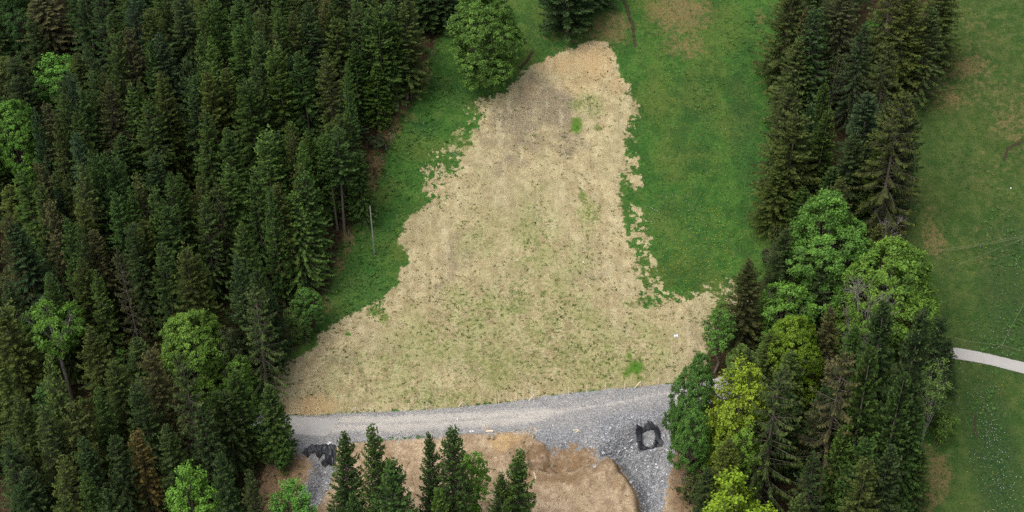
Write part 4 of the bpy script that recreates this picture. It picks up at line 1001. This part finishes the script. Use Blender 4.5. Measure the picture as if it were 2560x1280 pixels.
for px, py, lb in [(860.5,1066,'white stone on the wheel track near the paved end'),(1144,1048,'white stone on the wheel track before the road centre'),(1293,651,'white scrap on the middle of the bare field, left one'),(1459,656,'small white scrap on the bare field, right of the other'),(1461,246,'white speck of stone in the upper bare field'),(2527,471,'white scrap on the right meadow'),(1494,122,'pale stone cluster on the sandy tip of the field')]:
    p = on_ground(px, py); b = MB(); q = random.Random(px)
    n = 1 if px != 1494 else 14
    for _ in range(n):
        sz = q.uniform(.16, .24); c = (q.uniform(-1.2, 1.2) if n > 1 else 0, q.uniform(-1, 1) if n > 1 else 0, 0); c = (c[0], c[1], float(hgrid(p[0]+c[0], p[1]+c[1]))-p[2]+.06)
        b.box(c, (sz, sz*.8, sz*.6), Matrix.Rotation(q.uniform(0, 3), 3, 'Z'), .7)
    o = b.obj('white_stone' if n == 1 else 'stone_heap', M_WHITE if n == 1 else simple('sandstone', (.5, .42, .3), (.62, .52, .38), 3), None, tuple(p)); tag(o, lb, 'stone' if n == 1 else 'stone heap')

# ------------------------------------------------------------------ black sheets
def sheet(name, outer, hole, label, folds, seed):
    wo_ = march(*np.array(outer, float).T, hgrid)[:, :2]; lo = wo_.min(0)-.2; hi = wo_.max(0)+.2; st = .09
    gx_, gy_ = np.meshgrid(np.arange(lo[0], hi[0], st), np.arange(lo[1], hi[1], st))
    d = sdist(gx_, gy_, wo_)+noise2(gx_, gy_, 2.5, seed)*.22
    if hole: d = np.minimum(d, -sdist(gx_, gy_, march(*np.array(hole, float).T, hgrid)[:, :2])+noise2(gx_, gy_, 2.2, seed+1)*.22)
    fx, fy = folds; t = gx_*fx+gy_*fy
    z_ = hgrid(gx_, gy_)+.18+.17*np.abs(np.sin(t*2.6+noise2(gx_, gy_, .8, seed+2)*6))+noise2(gx_, gy_, 1.6, seed+3)*.25
    z_ = np.maximum(z_, hgrid(gx_, gy_)+.12)
    n1, n2 = gx_.shape; id_ = np.arange(n1*n2).reshape(n1, n2); cell = (d[:-1, :-1] > 0) & (d[1:, 1:] > 0) & (d[:-1, 1:] > 0) & (d[1:, :-1] > 0)
    q = np.stack([id_[:-1, :-1], id_[:-1, 1:], id_[1:, 1:], id_[1:, :-1]], -1)[cell]; u, inv = np.unique(q, return_inverse=True)
    me = mesh_np(name, np.stack([gx_, gy_, z_], -1).reshape(-1, 3)[u], inv.reshape(-1, 4), M_TARP, True)
    o = link(name, me); so_ = o.modifiers.new('thickness', 'SOLIDIFY'); so_.thickness = .015; tag(o, label, 'plastic sheet')
sheet('black_sheet', SH1, None, 'crumpled black sheet at the head of the left gravel ditch', (2.2, .5), 40)
sheet('black_sheet', SH2, [(1606,1090),(1618,1084),(1632,1082),(1636,1097),(1632,1117),(1616,1119),(1607,1106)], 'torn square black sheet with gravel piled in its middle, right ditch', (.8, 1.8), 60)

# ------------------------------------------------------------------ parked car behind the firs
g = on_ground(640, 1086); e = link('parked_car', None, None, (g[0], g[1], float(hgrid(g[0], g[1])))); e.rotation_euler.z = math.radians(-4)
tag(e, 'pale silver-blue parked car mostly hidden behind the firs beside the road', 'car')
def loft(secs, name, mat):
    b = MB(); n = len(secs[0])
    for sct in secs: b.v += [Vector(p) for p in sct]
    for i in range(len(secs)-1):
        for k in range(n): a = i*n+k; c = i*n+(k+1) % n; b.f.append((a, c, c+n, a+n))
    b.f.append(tuple(range(n))[::-1]); b.f.append(tuple((len(secs)-1)*n+k for k in range(n))); o = b.obj(name, mat, e, smooth=False)
    bv = o.modifiers.new('bevel', 'BEVEL'); bv.width = .05; bv.segments = 2; bv.limit_method = 'ANGLE'; return o
prof = [(-2.2, .55, .62, .72), (-2.15, .30, .85, .80), (-1.4, .28, .92, .86), (0, .28, .95, .88), (1.2, .28, .95, .88), (2.1, .30, .80, .84), (2.25, .5, .65, .72)]
loft([[(x_, -w_, lo_), (x_, w_, lo_), (x_, w_*1.02, (lo_+hi_)/2), (x_, w_*.93, hi_), (x_, -w_*.93, hi_), (x_, -w_*1.02, (lo_+hi_)/2)] for x_, lo_, hi_, w_ in prof], 'body', M_PAINT)
loft([[(x_, -.80, .93), (x_, .80, .93), (x2, .62, h_), (x2, -.62, h_)] for x_, x2, h_ in ((-1.9, -1.2, 1.35), (-.9, -.8, 1.45), (.3, .3, 1.45), (1.25, .7, 1.38))], 'windows', M_GLASS)
loft([[(x_, -.63, 1.44), (x_, .63, 1.44), (x_, .58, 1.50), (x_, -.58, 1.50)] for x_ in (-1.15, 0, .65)], 'roof', M_PAINT)
for x_ in (-1.4, 1.4):
    for y_ in (-.82, .82):
        wl = MB().tube([(x_, y_-.1, .31), (x_, y_+.1, .31)], .31, 18).obj('wheel', M_BLACK, e)
        MB().tube([(x_, y_-.11, .31), (x_, y_+.11, .31)], .17, 12).obj('rim', M_STONE, wl)
for y_ in (-.6, .6): MB().box((-2.2, y_, .68), (.08, .3, .14)).obj('headlight', M_WHITE, e)
# dead brush on the right bank
rb = random.Random(8); b = MB()
for (px, py, n) in [(1708,1100,40),(1712,1150,40),(1730,1190,30),(640,1130,30),(700,1160,25),(660,1110,20)]:
    c = on_ground(px, py)
    for _ in range(n):
        x_, y_ = c[0]+rb.gauss(0, .8), c[1]+rb.gauss(0, .9); z_ = float(hgrid(x_, y_)); a = rb.uniform(0, 6.28); L = rb.uniform(.5, 1.5)
        b.tube([(x_, y_, z_+.02), (x_+L*.5*math.cos(a), y_+L*.5*math.sin(a), z_+rb.uniform(.1, .5)), (x_+L*math.cos(a), y_+L*math.sin(a), float(hgrid(x_+L*math.cos(a), y_+L*math.sin(a)))+rb.uniform(.05, .5))], [.03, .022, .01], 4, False)
tag(b.obj('brushwood', M_BARKG), 'dead grey brushwood tangled on the soil banks beside the ditches', 'brushwood', kind='stuff')
